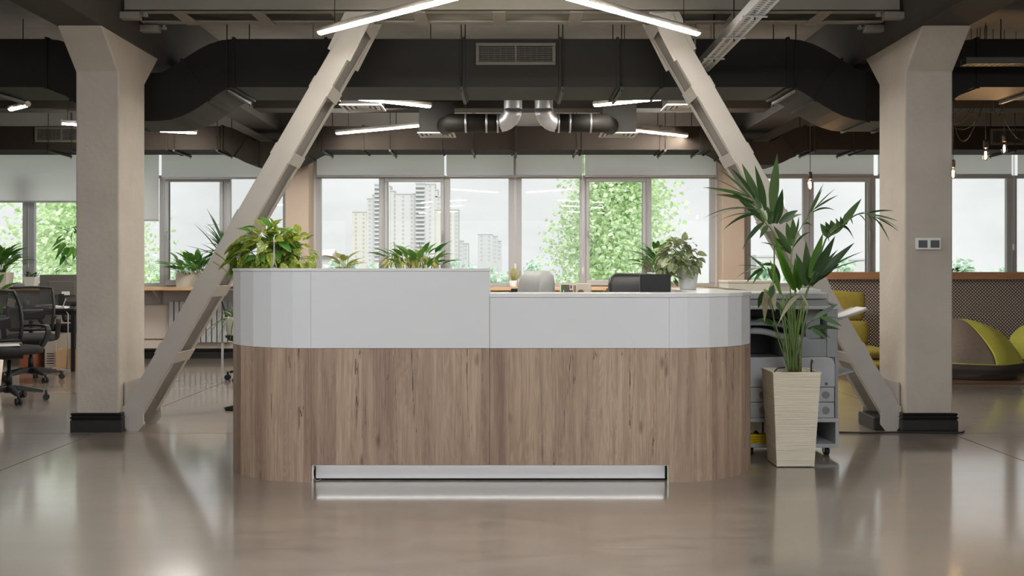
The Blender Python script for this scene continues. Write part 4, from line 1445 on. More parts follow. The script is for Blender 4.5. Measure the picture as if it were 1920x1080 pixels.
palm_frond(*B_, [(170, 1500), (250, 1080), (360, 780), (440, 540), (500, 470), (600, 400), (700, 328), (800, 315), (860, 340)], D0, 6.40, [
    ((470, 520), (395, 400), 60, 0.0), ((490, 490), (440, 385), 52, 0.0), ((520, 470), (485, 372), 46, 0.0), ((550, 450), (525, 355), 42, 0.0), ((580, 430), (565, 340), 38, 0.0), ((610, 410), (605, 318), 34, 0.0),
    ((560, 440), (745, 190), 46, 0.03), ((470, 500), (640, 360), 60, 0.05), ((560, 430), (680, 535), 28, 0.3), ((650, 350), (672, 412), 9, 0.1), ((720, 325), (782, 392), 11, 0.2), ((790, 320), (842, 402), 12, 0.2),
    ((790, 318), (1020, 295), 14, 0.1), ((830, 325), (1050, 380), 13, 0.06), ((850, 345), (1060, 470), 13, 0.1), ((830, 345), (935, 432), 14, 0.08), ((850, 350), (985, 560), 11, 0.18), ((850, 335), (1055, 440), 7, 0.08),
    ((445, 450), (470, 560), 44, 0.0), ((640, 360), (790, 300), 10, 0.1)], LP, 0.008)
palm_frond(*B_, [(190, 1500), (240, 1150), (295, 950), (330, 860)], D0, 6.42, [
    ((275, 930), (190, 650), 74, 0.0), ((288, 920), (275, 550), 72, 0.0), ((305, 860), (420, 480), 60, 0.02, 'leaf_palm_bright'), ((315, 930), (350, 670), 70, 0.0), ((320, 900), (415, 640), 60, 0.0),
    ((320, 900), (522, 505), 66, 0.02), ((320, 920), (685, 562), 58, 0.04), ((330, 900), (560, 740), 50, 0.05), ((400, 830), (765, 635), 12, 0.1), ((400, 840), (790, 705), 9, 0.1), ((360, 840), (545, 620), 26, 0.05)], LP)
palm_frond(*B_, [(170, 1500), (185, 1150), (190, 960)], D0, 6.6, [
    ((175, 960), (20, 600), 56, 0.02), ((190, 950), (60, 690), 44, 0.0), ((200, 940), (185, 690), 46, 0.0), ((215, 930), (225, 690), 42, 0.0), ((190, 980), (-5, 480), 36, 0.03), ((60, 1000), (-30, 700), 30, 0.03), ((215, 960), (260, 760), 40, 0.0)], M['leaf_palm_bright'])
C_ = ((1380, 440), 6.0)
palm_frond(*C_, [(640, 1200), (560, 800), (470, 560), (400, 430), (300, 370)], D0, 6.75, [
    ((330, 390), (135, 220), 24, 0.05), ((340, 350), (120, 260), 12, 0.1), ((470, 570), (350, 360), 66, 0.02), ((440, 350), (270, 350), 34, 0.12), ((310, 375), (0, 490), 13, 0.2), ((300, 380), (110, 550), 30, 0.2),
    ((310, 395), (185, 560), 30, 0.12), ((470, 560), (380, 360), 40, 0.03), ((300, 370), (0, 350), 8, 0.1), ((480, 560), (440, 330), 60, 0.0)], LP)
palm_frond(*C_, [(640, 1300), (590, 1000), (430, 760), (340, 640)], D0, 6.42, [
    ((330, 630), (320, 985), 60, 0.1, 'leaf_dry'), ((300, 640), (250, 830), 56, 0.05, 'leaf_palm'), ((400, 540), (438, 865), 60, 0.0, 'leaf_dry'), ((410, 560), (385, 740), 56, 0.0, 'leaf_palm'), ((380, 700), (390, 835), 46, 0.0, 'leaf_dry'), ((390, 690), (310, 610), 56, 0.0, 'leaf_palm_bright'),
    ((440, 760), (520, 850), 40, 0.1, 'leaf_palm')], M['leaf_dry'])
palm_frond(*C_, [(650, 1300), (690, 950), (740, 680)], D0, 6.4, [
    ((720, 680), (470, 1020), 40, 0.28, 'leaf_dry'), ((700, 690), (540, 830), 44, 0.15, 'leaf_palm'), ((735, 675), (830, 845), 22, 0.15, 'leaf_dry'), ((700, 780), (805, 890), 16, 0.2, 'leaf_dry')], M['leaf_dry'])
E_ = ((1400, 520), 5.4)
palm_frond(*E_, [(520, 740), (590, 550), (640, 450), (740, 400)], D0, 6.36, [
    ((650, 440), (925, 270), 40, 0.03), ((740, 402), (965, 497), 42, 0.08), ((620, 520), (950, 530), 36, 0.12), ((650, 515), (820, 637), 40, 0.06), ((690, 520), (850, 622), 16, 0.08), ((780, 402), (990, 440), 6, 0.1)], LP)
palm_frond(*E_, [(420, 900), (350, 720), (270, 490)], D0, 6.6, [((270, 490), (100, 430), 52, 0.2), ((260, 470), (180, 420), 40, 0.1)], LP)
for k in range(16):                            # bare stalks rising from the clump
    a = rng.uniform(-1, 1)
    x0 = 1490 + a * 12
    pts = bez([P(x0, 697, D0 + rng.uniform(-.04, .04)), P(x0 + a * 6 + rng.uniform(-4, 4), 630, D0 + rng.uniform(-.05, .05)), P(1488 + a * 26 + rng.uniform(-6, 6), 565 + rng.uniform(-20, 15), D0 + rng.uniform(-.1, .1))], 6)
    MB().tube(pts, [0.006 * (1 - 0.5 * i / len(pts)) for i in range(len(pts))], 6).build('stalk', M['stem_green'], palm)
MB().tube([P(1487, 700, D0), P(1490, 660, D0)], [0.022, 0.013], 10).build('trunk', M['stem_brown'], palm)
MB().tube([P(1496, 700, D0 + .02), P(1494, 655, D0 + .02)], [0.018, 0.010], 10).build('trunk', M['stem_brown'], palm)
# dry frond tips lying on the counter end
dl = thing('fallen_frond', 'green palm frond resting flat on the low counter end', 'palm leaf', (1.45, 6.62, ZLo))
for k in range(8):
    blade(dl, (1.50 - 0.02 * k, 6.5 + 0.03 * k, ZLo + 0.008 + 0.002 * k), (-1, rng.uniform(-.25, .25), 0.02), (0, 0, 1), rng.uniform(0.12, 0.24), 0.018, 0.0, M['leaf_palm'])


# ================================================================ chairs
def rrect(w, d, r, n=5):
    """rounded rectangle plan points"""
    out = []
    for cx, cy, a0 in ((w / 2 - r, d / 2 - r, 0), (-w / 2 + r, d / 2 - r, PI / 2), (-w / 2 + r, -d / 2 + r, PI), (w / 2 - r, -d / 2 + r, 1.5 * PI)):
        for k in range(n + 1):
            a = a0 + PI / 2 * k / n
            out.append((cx + r * math.cos(a), cy + r * math.sin(a)))
    return out


def star_base(root, rad=0.32, spin=0.3, m='black_plastic'):
    for k in range(5):
        a = spin + 2 * PI * k / 5
        c, s = math.cos(a), math.sin(a)
        pts = [(0.02 * c, 0.02 * s, 0.125), (0.12 * c, 0.12 * s, 0.12), (rad * 0.92 * c, rad * 0.92 * s, 0.088)]
        lg = MB()
        rg = []
        for (x, y, z), w, h in zip(pts, (0.032, 0.028, 0.018), (0.028, 0.024, 0.014)):
            rg.append([(x - s * w * q, y + c * w * q, z + h * e) for q, e in ((-1, -1), (1, -1), (0.8, 1), (-0.8, 1))])
        lg.loft(rg, False)
        l_ = lg.build('base_leg', M[m], root, world=False, bevel=0.006)
        x, y = rad * c, rad * s
        MB().tube([(x, y, 0.095), (x, y, 0.05)], 0.012, 8).build('caster_stem', M[m], l_, world=False)
        for q in (-0.016, 0.016):
            MB().tube([(x - s * (q - 0.011), y + c * (q - 0.011), 0.030), (x - s * (q + 0.011), y + c * (q + 0.011), 0.030)], 0.030, 14).build('caster_wheel', M['rubber'], l_, world=False)
    MB().lathe([(0.045, 0.085), (0.05, 0.10), (0.046, 0.145), (0.034, 0.16)], (0, 0, 0), 16).build('hub', M[m], root, world=False)
    MB().lathe([(0.028, 0.155), (0.028, 0.26), (0.018, 0.262), (0.018, 0.42)], (0, 0, 0), 14).build('gas_column', M['black_metal'], root, world=False)


def mesh_chair(label, loc, rz, paper=False, spin=0.3):
    """task chair with mesh back and loop arms; local front is -y"""
    r = thing('office_chair', label, 'chair', loc, rz, 'black mesh office chairs')
    star_base(r, spin=spin)
    boxpart('tilt_mechanism', M['black_metal'], r, -0.09, 0.09, -0.10, 0.14, 0.40, 0.445, 0.01, world=False)
    rg = []
    for z, e in ((0.445, -0.05), (0.455, -0.012), (0.475, 0.0), (0.505, -0.006), (0.522, -0.03), (0.528, -0.09)):
        rg.append([(x, y + (-0.012 * 0), z - (0.018 * max(0, (-y - 0.15) / 0.1) if z > 0.46 else 0.0)) for x, y in rrect(0.50 + 2 * e, 0.49 + 2 * e, 0.11 + e * 0.5)])
    MB().loft(rg).build('seat', M['black_fabric'], r, world=False)
    # back: frame, mesh skin, lumbar pad
    zs = [0.56, 0.64, 0.72, 0.80, 0.88, 0.96, 1.03]
    def by(z): return 0.225 + 0.10 * ((z - 0.56) / 0.47) - 0.05 * math.sin(PI * (z - 0.5) / 0.5)
    def bw(z): return 0.205 + 0.035 * math.sin(PI * (z - 0.5) / 0.62)
    for s in (-1, 1):
        MB().tube([(s * bw(z), by(z), z) for z in zs], [0.019, 0.018, 0.017, 0.016, 0.015, 0.014, 0.013], 8).build('back_upright', M['black_plastic'], r, world=False)
    MB().tube([(bw(1.03) * q, by(1.03) + 0.01 * (1 - q * q), 1.03 + 0.012 * (1 - q * q)) for q in (-1, -0.6, 0, 0.6, 1)], 0.013, 8).build('back_top_rail', M['black_plastic'], r, world=False)
    MB().tube([(bw(0.56) * q, by(0.56), 0.56) for q in (-1, 0, 1)], 0.018, 8).build('back_bottom_rail', M['black_plastic'], r, world=False)
    v, f = [], []
    for z in zs:
        for q in (-1, -0.5, 0, 0.5, 1):
            v.append((bw(z) * q, by(z) + 0.025 * (1 - q * q), z))
    for i in range(len(zs) - 1):
        for k in range(4):
            a = i * 5 + k
            f.append((a, a + 1, a + 6, a + 5))
    MB().add(v, f, True).build('back_mesh', M['chair_mesh'], r, world=False)
    MB().tube([(0, 0.10, 0.43), (0, 0.24, 0.44), (0, 0.28, 0.52), (0, 0.275, 0.66)], 0.022, 8).build('back_bracket', M['black_plastic'], r, world=False)
    rg = [[(x * 1.0, by(0.72) + 0.045 + y, z) for x, y in rrect(0.30 + e, 0.03, 0.014)] for z, e in ((0.67, -0.04), (0.70, 0), (0.76, 0), (0.79, -0.04))]
    MB().loft(rg).build('lumbar_support', M['black_plastic'], r, world=False)
    for s in (-1, 1):
        x = s * 0.275
        pts = [(x, 0.245, 0.69), (x, 0.05, 0.705), (x, -0.14, 0.705), (x, -0.185, 0.69), (x, -0.195, 0.64), (x * 0.985, -0.15, 0.56), (x * 0.93, -0.05, 0.47), (x * 0.6, 0.0, 0.44)]
        c = bez(pts, 4)
        rg = []
        for i, p in enumerate(c):
            t = (c[min(i + 1, len(c) - 1)] - c[max(i - 1, 0)]).normalized()
            nrm = Vector((1, 0, 0)); o_ = t.cross(nrm).normalized()
            rg.append([p + nrm * 0.026 + o_ * 0.011, p - nrm * 0.026 + o_ * 0.011, p - nrm * 0.026 - o_ * 0.011, p + nrm * 0.026 - o_ * 0.011])
        MB().loft(rg).build('armrest', M['black_plastic'], r, world=False, bevel=0.006)
    return r


def facing(dx, dy):           # rz that turns local -y to direction
    return math.atan2(dx, -dy)


ch1 = mesh_chair('black mesh office chair further back, with a paper note on its mesh', (wx(58, 11.55), 11.55, 0), facing(0.42, -0.9), spin=0.15)
o = MB().box(-0.02, 0.06, -0.001, 0.001, 0, 0.09).build('sticky_note', M['carton'])
o.location = (wx(14, 11.40), 11.42, wz(574, 11.42)); o.rotation_euler = (0.2, 0.25, 0.3)
tag(o, 'beige paper note stuck on the chair mesh', 'note')
ch2 = mesh_chair('black mesh office chair closest to us with a white paper on its seat', (wx(17, 9.75), 9.75, 0), facing(0.80, -0.60), spin=-0.55)
o = MB().box(-0.15, 0.105, -0.15, 0.15, 0, 0.004).build('paper_sheet', M['paper'])
o.location = (wx(16, 9.75), 9.72, 0.531); o.rotation_euler = (0, 0, 0.5)
tag(o, 'white paper sheet lying on the office chair seat', 'paper')
ch3 = mesh_chair('black office chair in the gap behind the counter beside the spider plant', (wx(478, 11.6), 11.6, 0), facing(0.9, -0.3), spin=0.5)
ch4 = mesh_chair('black office chair tucked under the far side of the desk', (wx(118, 13.4), 13.5, 0), facing(-0.3, -0.95), spin=0.9)


def padded_chair(label, loc, rz, m, tufts, name='padded_chair', W=0.5, H=1.17, T=0.13):
    """upholstered swivel chair, local front is -y"""
    r = thing(name, label, 'chair', loc, rz)
    star_base(r)
    rg = []
    for z, e in ((0.43, -0.03), (0.45, 0.0), (0.50, 0.0), (0.535, -0.03), (0.545, -0.09)):
        rg.append([(x, y, z) for x, y in rrect(W + 2 * e, 0.5 + 2 * e, 0.1)])
    MB().loft(rg).build('seat', M[m], r, world=False)
    rg = []
    n = 9
    for k in range(n + 1):
        t = k / n
        z = 0.50 + (H - 0.50) * (1 - (1 - t) ** 1.35) if k < n else H
        e = 0.0 if t < 0.8 else -0.06 * ((t - 0.8) / 0.2) ** 2
        th = T * (1 if t < 0.7 else 1 - 0.55 * ((t - 0.7) / 0.3) ** 2)
        rg.append([(x, 0.22 + 0.07 * t + y, z) for x, y in rrect(W + 2 * e - 0.02 * (1 - t), th, min(0.05, th * 0.42))])
    MB().loft(rg).build('backrest', M[m], r, world=False)
    for sx in (-1, 1):
        MB().tube([(sx * (W / 2 - 0.012), 0.22 + 0.07 * t - T * 0.42, 0.52 + (H - 0.56) * t) for t in (0, .25, .5, .75, .93)], 0.006, 6).build('piping', M[m], r, world=False)
        c = bez([(sx * (W / 2 + 0.02), 0.2, 0.68), (sx * (W / 2 + 0.03), 0, 0.70), (sx * (W / 2 + 0.02), -0.17, 0.68), (sx * (W / 2), -0.18, 0.52)], 4)
        MB().tube(c, 0.022, 8).build('armrest', M['black_plastic'], r, world=False)
    for q in tufts:
        MB().lathe([(0.016, 0.0), (0.014, 0.006), (0.004, 0.009)], (0, 0, 0), 10).build('tuft_button', M[m], r, world=False).location = (q[0], 0.22 + 0.07 * 0.8 - T / 2 - 0.004, q[1])
    return r


padded_chair('grey padded swivel chair with rounded top behind the counter step', (wx(942, 7.7), 7.75, 0), facing(-0.93, -0.36), 'grey_leather', [], W=0.46, H=1.235, T=0.15)
padded_chair('black leather swivel chair with button tufts behind the low counter', (wx(1190, 7.98), 7.98, 0), facing(-0.1, -1.0), 'black_leather', [(-0.12, 1.05), (0, 1.05), (0.12, 1.05)], W=0.42, H=1.215)


# monitor, document holder and pen pot on the inner worktop
def monitor(x0, x1, z0, z1, Y, base_z, label, back=False, tilt=0.0, m='screen_black'):
    r = thing('computer_monitor', label, 'monitor', ((x0 + x1) / 2, Y, base_z))
    xm = (x0 + x1) / 2
    boxpart('screen_shell', M[m], r, x0, x1, Y, Y + 0.035, z0, z1, 0.006)
    if back:
        boxpart('rear_bulge', M[m], r, x0 + 0.12, x1 - 0.12, Y - 0.02, Y, z0 + 0.08, z1 - 0.08, 0.008)
        boxpart('rating_label', M['paper'], r, xm + 0.0, xm + 0.10, Y - 0.0212, Y - 0.02, z0 + 0.085, z0 + 0.13)
    boxpart('stand_neck', M['black_plastic'], r, xm - 0.03, xm + 0.03, Y + 0.0 if not back else Y - 0.05, Y + 0.03 if not back else Y - 0.021, base_z + 0.012, z0 + 0.1)
    boxpart('stand_foot', M['black_plastic'], r, xm - 0.12, xm + 0.12, Y - 0.09, Y + 0.09, base_z, base_z + 0.014, 0.004)
    return r


monitor(wx(1200.5, 6.75), wx(1258, 6.75), 0.83, wz(514, 6.75), 6.75, 0.74, 'black flat monitor behind the variegated ivy on the counter')
monitor(wx(958, 9.3), wx(1008, 9.3), 0.80, wz(541, 9.3), 9.3, 0.74, 'dark monitor edge showing over the counter beside the grey chair')
dk = thing('work_desk', 'white work desk hidden behind the reception counter', 'desk', (0.4, 9.35, 0))
boxpart('desk_top', M['white_laminate'], dk, -0.3, 1.3, 9.0, 9.7, 0.715, 0.74, 0.003)
for x in (-0.27, 1.25):
    for y in (9.03, 9.65):
        boxpart('leg', M['black_metal'], dk, x, x + 0.035, y, y + 0.035, 0, 0.715)

# photo prints and file box
hb = thing('file_box', 'cream document box with photo prints at its side on the desk inside', 'box', (wx(1082, 6.62), 6.62, 0.74))
xa, xb, xc = wx(1049.5, 6.6), wx(1081, 6.6), wx(1108, 6.6)
boxpart('box_body', M['carton'], hb, xb, xc, 6.58, 6.72, 0.74, wz(531.5, 6.6), 0.002)
n = MB().tube([(wx(1089, 6.578), 6.5795, wz(552, 6.578)), (wx(1089, 6.578), 6.579, wz(551.9, 6.578))], 0.02, 14)
MB().lathe([(0.024, 0), (0.024, 0.0015)], (0, 0, 0), 16).build('finger_hole', M['stem_brown'], hb, world=False).location = (wx(1089, 6.58) - hb.location.x, -0.041, wz(550, 6.58) - 0.74)
hb.children[-1].rotation_euler = (PI / 2, 0, 0)
ph = thing('photo_print', 'glossy colour photo print leaning beside the cream document box', 'photo', (wx(1065, 6.6), 6.6, 0.74))
zph = wz(532.5, 6.6)
boxpart('print_sheet', M['paper'], ph, xa, xb - 0.004, 6.60, 6.604, 0.74, zph)
for (p0, p1, c, q0, q1) in ((1052, 1056, 'leaf_green', 534, 552), (1056, 1068, 'stem_brown', 534, 544), (1058, 1074, 'printer_dark', 544, 552), (1069.5, 1072, 'screen_black', 535, 541), (1075, 1080, 'cap_wood', 535, 552)):
    boxpart('printed_patch', M[c], ph, wx(p0, 6.599), wx(p1, 6.599), 6.5985, 6.5999, wz(q1, 6.599), wz(q0, 6.599))
pp = thing('pen_pot', 'dark pen pot with pens on the desk before the black chair', 'pen pot', (wx(1138, 6.7), 6.7, 0.74))
MB().lathe([(0.03, 0), (0.034, 0.30), (0.03, 0.30), (0.027, 0.02)], (wx(1138, 6.7), 6.7, 0.74), 14).build('pot', M['black_plastic'], pp)
for k, h in enumerate((0.36, 0.385, 0.35)):
    x = wx(1135 + 3 * k, 6.7)
    MB().tube([(x, 6.7, 0.77), (x + 0.006 * (k - 1), 6.7, 0.74 + h)], 0.004, 6).build('pen', M[('tray_grey', 'black_plastic', 'galvanised')[k]], pp)

# ================================================================ desk by the left windows
DY = 12.56
dt = thing('office_desk', 'black framed office desk behind the mesh chairs', 'desk', (-5.4, 12.95, 0))
dx0, dx1, dz = -7.4, wx(139, 12.56), 0.765
boxpart('desk_top', M['black_plastic'], dt, dx0, dx1, DY, DY + 0.8, dz - 0.03, dz, 0.003)
for x in (dx0, dx1 - 0.045):
    for y in (DY + 0.01, DY + 0.74):
        boxpart('leg', M['black_metal'], dt, x, x + 0.045, y, y + 0.045, 0, dz - 0.03)
boxpart('cross_rail', M['black_metal'], dt, dx0, dx1, DY + 0.015, DY + 0.045, dz - 0.075, dz - 0.03)
monitor(wx(74, 12.9), wx(160, 12.9), wz(566, 12.9), wz(515, 12.9), 12.9, dz, 'wide dark monitor seen from behind beside the pillar', True, m='monitor_grey')
o = MB().tube([(wx(124, 12.85), 12.84, wz(560, 12.85)), (wx(123, 12.8), 12.75, 0.82), (wx(121, 12.7), 12.66, 0.79), (wx(127, 12.52), 12.53, 0.70), (wx(126, 12.5), 12.52, 0.30), (wx(118, 12.5), 12.6, 0.01)], 0.006, 6).build('monitor_cable', M['tray_grey'])
tag(o, 'grey cable dropping from the monitor over the desk edge', 'cable')
for k, (px, w, h, cm) in enumerate(((30, 0.22, 0.02, 'paper'), (52, 0.10, 0.12, 'printer_dark'), (92, 0.16, 0.035, 'paper'), (112, 0.2, 0.02, 'paper'), (66, 0.16, 0.03, 'brown_leather'))):
    x = wx(px, 12.75)
    nm, lb, ct = [('paper_pile', 'low white paper pile seen through the chair mesh', 'papers'), ('pen_holder', 'grey pen holder on the office desk by the chair mesh', 'pen holder'), ('crumpled_paper', 'white crumpled papers beside the monitor foot', 'papers'), ('keyboard', 'pale flat keyboard edge on the desk by the pillar', 'keyboard'), ('leather_folder', 'brown leather folder lying on the office desk', 'folder')][k]
    b = MB()
    if k == 2:
        rr = random.Random(3)
        for q in range(5):
            b.obox((x + rr.uniform(-.06, .06), 12.72 + rr.uniform(-.05, .05), dz + 0.012 + 0.008 * q), (1, rr.uniform(-.5, .5), rr.uniform(-.15, .15)), (rr.uniform(-.5, .5), 1, 0), (0, 0, 1), 0.07, 0.05, 0.002)
    elif k == 1:
        b.lathe([(0.04, 0), (0.045, 0.1), (0.041, 0.1), (0.038, 0.01)], (x, 12.72, dz), 12)
        for q in range(4): b.tube([(x + 0.012 * (q - 1.5), 12.72, dz + 0.02), (x + 0.022 * (q - 1.5), 12.72, dz + 0.15 + 0.01 * q)], 0.004, 5)
    else:
        b.box(x - w / 2, x + w / 2, 12.66, 12.8, dz, dz + h)
        b.box(x - w / 2 + .01, x + w / 2 - .02, 12.67, 12.79, dz + h, dz + h + 0.004)
    tag(b.build(nm, M[cm], bevel=0.0), lb, ct)
pc = thing('desktop_computer', 'beige desktop computer tower standing under the office desk', 'computer', (wx(95, 12.8), 12.9, 0))
x0, x1 = wx(84, 12.75), wx(107, 12.75)
boxpart('case', M['pc_beige'], pc, x0, x1, 12.75, 13.2, 0.02, 0.44, 0.004)
boxpart('front_panel', M['panel_cream'], pc, x0 + 0.005, x1 - 0.005, 12.735, 12.75, 0.03, 0.43, 0.003)
for k in range(5): boxpart('vent_slot', M['line_black'], pc, x0 + 0.03, x1 - 0.03, 12.733, 12.7355, 0.08 + 0.03 * k, 0.09 + 0.03 * k)
for x in (x0 + .02, x1 - .04): boxpart('foot', M['rubber'], pc, x, x + 0.02, 12.78, 13.1, 0, 0.02)
bx_ = thing('wooden_crate', 'light wooden open crate standing under the office desk beside the leg', 'crate', (wx(123, 12.6), 12.75, 0))
x0, x1 = wx(106, 12.6), wx(146, 12.6)
for nm, q in (('front_board', (x0, x1, 12.6, 12.615, 0.05, 0.27)), ('back_board', (x0, x1, 12.72, 12.732, 0.05, 0.27)), ('side_board', (x0, x0 + .012, 12.615, 12.72, 0.05, 0.27)), ('side_board', (x1 - .012, x1, 12.615, 12.72, 0.05, 0.27)), ('bottom_board', (x0 - .05, x1, 12.6, 12.732, 0.03, 0.05)), ('runner', (x0, x0 + .03, 12.6, 12.732, 0, 0.03)), ('runner', (x1 - .03, x1, 12.6, 12.732, 0, 0.03))):
    boxpart(nm, M['light_wood'], bx_, *q)
ob = MB().box(wx(20, 12.4), wx(46, 12.4), 12.62, 12.9, 0.0, 0.34).box(wx(22, 12.4), wx(44, 12.4), 12.61, 12.62, 0.32, 0.33).build('cardboard_box', mat('orange_board', srgb(150, 92, 66), 0.7), bevel=0.004)
tag(ob, 'orange brown cardboard box on the floor behind the mesh chairs', 'box')
rr = random.Random(8)
for k in range(4):
    x = wx(80 + 14 * k, 12.5)
    pts = [(x + 0.10 * math.sin(i * 1.1 + k), 12.45 + 0.06 * math.cos(i * 0.9 + k * 2), 0.012 + 0.006 * k) for i in range(9)]
    o = MB().tube(bez(pts, 4), 0.007, 6).build('floor_cable', M['tray_grey' if k % 2 else 'black_plastic'])
    tag(o, 'tangled %s cable on the floor under the desk, loop %s' % (('dark', 'grey')[k % 2], ('by the computer tower', 'before the crate', 'beside the crate corner', 'by the desk leg')[k]), 'cable', 'cables under the desk')

# radiator under the window ledge
rd = thing('radiator', 'white column radiator under the window ledge by the black chair', 'radiator', (-4.25, 14.44, 0.2))
for k in range(12):
    x = -4.78 + 0.075 * k
    MB().box(x, x + 0.062, 14.40, 14.492, 0.22, 0.80).build('radiator_section', M['upvc'], rd, bevel=0.012)
boxpart('foot', M['upvc'], rd, -4.72, -4.69, 14.41, 14.435, 0.0, 0.22)
boxpart('foot', M['upvc'], rd, -4.05, -4.02, 14.41, 14.435, 0.0, 0.22)

# ================================================================ lounge corner behind the right column
lw = thing('patterned_partition', 'low partition printed with black and pale stars under a wood cap', 'partition', (6.0, 13.65, 0))
boxpart('printed_panel', M['star_print'], lw, wx(1545, 13.6), 9.5, 13.6, 13.68, 0.0, wz(524, 13.6))
MB().box(wx(1545, 13.6), 9.5, 13.50, 13.75, wz(524, 13.6), wz(510, 13.6)).build('wood_cap', M['cap_wood'], lw, bevel=0.004)
pd = thing('wood_podium', 'thin dark wood floor platform under the bean bags', 'platform', (6.3, 12.3, 0))
for k in range(12):
    y = 11.15 + 0.2 * k
    boxpart('plank', M['podium_wood'], pd, 3.75, 9.4, y, y + 0.197, 0.0, 0.02)


def bean_bag(label, loc, rz, sx, sy, sz, lean, mats, seed=1, cut=0.0):
    """pear shaped bag: base cover, and upper body divided in two coloured panels"""
    r = thing('bean_bag', label, 'bean bag', loc, rz, 'bean bags by the patterned partition')
    rr = random.Random(seed)
    ph = [rr.uniform(0, 6) for _ in range(6)]
    NU, NV = 112, 60
    def pt(u, v):
        a = 2 * PI * u / NU
        t = v / NV
        rad = min(1.0, 0.86 + t * 0.9) * math.sqrt(max(0.0, 1 - t ** 2.6)) * (1 - 0.12 * t)
        z = t ** 0.9
        wr = 1 + 0.035 * math.sin(3 * a + ph[0] + 4 * t) + 0.025 * math.sin(7 * a + ph[1] - 5 * t) + 0.03 * math.sin(9 * t + ph[2] + 2 * a)
        if t < 0.06: wr = 1
        x = rad * math.cos(a) * wr * sx
        y = rad * math.sin(a) * wr * sy
        zz = (0.94 * z + 0.05 * math.sin(2 * a + ph[3]) * t * (1 - t)) * sz
        return (x + lean[0] * t * t * sx, y + lean[1] * t * t * sy, max(0, zz))
    parts = {'base_cover': MB(), 'bright_panel': MB(), 'dark_panel': MB()}
    pts = [[pt(u, v) for u in range(NU)] for v in range(NV + 1)]
    grp = {k: [] for k in parts}
    for v in range(NV):
        for u in range(NU):
            t = (v + 0.5) / NV
            a = 2 * PI * (u + 0.5) / NU
            nm = 'base_cover' if t < 0.24 else ('dark_panel' if 1.9 < a < 4.86 + cut else 'bright_panel')
            grp[nm].append((u, v))
    for nm, fs in grp.items():
        ids, vs_, fl_ = {}, [], []
        def vid(u, v):
            key = (u % NU, v)
            if key not in ids:
                ids[key] = len(vs_); vs_.append(pts[v][u % NU])
            return ids[key]
        for u, v in fs:
            fl_.append((vid(u, v), vid(u + 1, v), vid(u + 1, v + 1), vid(u, v + 1)))
        o = MB().add(vs_, fl_, True).build(nm, M[mats[nm]], r, world=False)
        b_ = o.modifiers.new('solidify', 'SOLIDIFY'); b_.thickness = 0.01
    # piping ring between base and body
    MB().tube([tuple(c * 1.004 for c in pts[14][u % NU]) for u in range(NU + 1)], 0.006, 5).build('seam_piping', M[mats['bright_panel']], r, world=False)
    return r


tone = {'base_cover': 'charcoal_fabric', 'bright_panel': 'lime_fabric', 'dark_panel': 'taupe_fabric'}
bean_bag('lime green and taupe bean bag slumped beside the pillar with wall panels', (wx(1814, 11.85), 11.85, 0.02), 0.0, 0.60, 0.52, 0.70, (-0.12, 0.25), tone, 2, 0.0)
bean_bag('dark green bean bag at the picture edge past the lime one'.replace('at the picture edge ', 'mostly out of view '), (wx(1958, 12.5), 12.5, 0.02), 0.6, 0.50, 0.46, 0.62, (0.1, 0.2), {'base_cover': 'charcoal_fabric', 'bright_panel': 'mustard_fabric', 'dark_panel': 'lime_fabric'}, 4, 0.2)
bb = thing('cushion_chair', 'mustard yellow soft chair of stacked cushions behind the brace', 'chair', (wx(1606, 12.6), 12.9, 0.0))
def pillow(x0, x1, y0, y1, z0, z1, nm, skew=0.0):
    rg = []
    cx, cy = (x0 + x1) / 2, (y0 + y1) / 2
    for k in range(9):
        t = k / 8
        e = math.sin(PI * (0.08 + 0.84 * t)) ** 0.45
        rg.append([(cx + x * (0.86 + 0.14 * e) + skew * (t - .5), cy + y * (0.6 + 0.4 * e), z0 + (z1 - z0) * t + 0.02 * math.sin(5 * x + 3 * t)) for x, y in rrect(x1 - x0, y1 - y0, min(0.12, (y1 - y0) * 0.4), 4)])
    MB().loft(rg).build(nm, M['mustard_fabric'], bb)
a0, a1 = wx(1548, 12.7), wx(1643, 12.7)
pillow(a0, a1 - 0.03, 12.9, 13.2, wz(602, 12.9), wz(543, 12.9) - 0.02, 'top_cushion', 0.02)
pillow(a0, a1, 12.85, 13.2, wz(648, 12.9), wz(600, 12.9), 'middle_cushion')
pillow(a0 + .05, a1 + 0.02, 12.35, 13.15, wz(672, 12.6), wz(646, 12.8), 'seat_cushion')
pillow(a0, a1 + 0.02, 12.3, 13.2, 0.02, wz(672, 12.6) + 0.01, 'base_cushion')

# wall panels on the right column, floor cable
tp = thing('wall_controller', 'white double wall panel with two dark screens on the pillar', 'wall panel', (wx(1740, 7.925), 7.92, wz(468, 7.925)))
q = lambda px, py: (wx(px, 7.915), wz(py, 7.915))
(xa, zb), (xb, zt_) = q(1717.5, 468), q(1764, 446)
boxpart('back_frame', M['pot_white'], tp, xa, xb, 7.912, 7.9295, zb, zt_, 0.003)
for (p0, p1) in ((1722, 1738.5), (1744.5, 1761)):
    (xa, zb), (xb, zt_) = q(p0, 464.5), q(p1, 450.5)
    boxpart('screen', M['printer_dark'], tp, xa, xb, 7.9095, 7.912, zb, zt_)
pts = [P(1568, 812, 7.87)[:2] + (0.008,), (2.7, 7.84, 0.008), (3.0, 7.865, 0.008), (3.25, 7.85, 0.008), (3.40, 7.85, 0.008), (3.46, 7.92, 0.008)]
o = MB().tube(bez(pts, 6), 0.007, 6).build('floor_cable', M['black_plastic'])
tag(o, 'thin dark cable lying along the floor to the pillar with wall panels', 'cable')


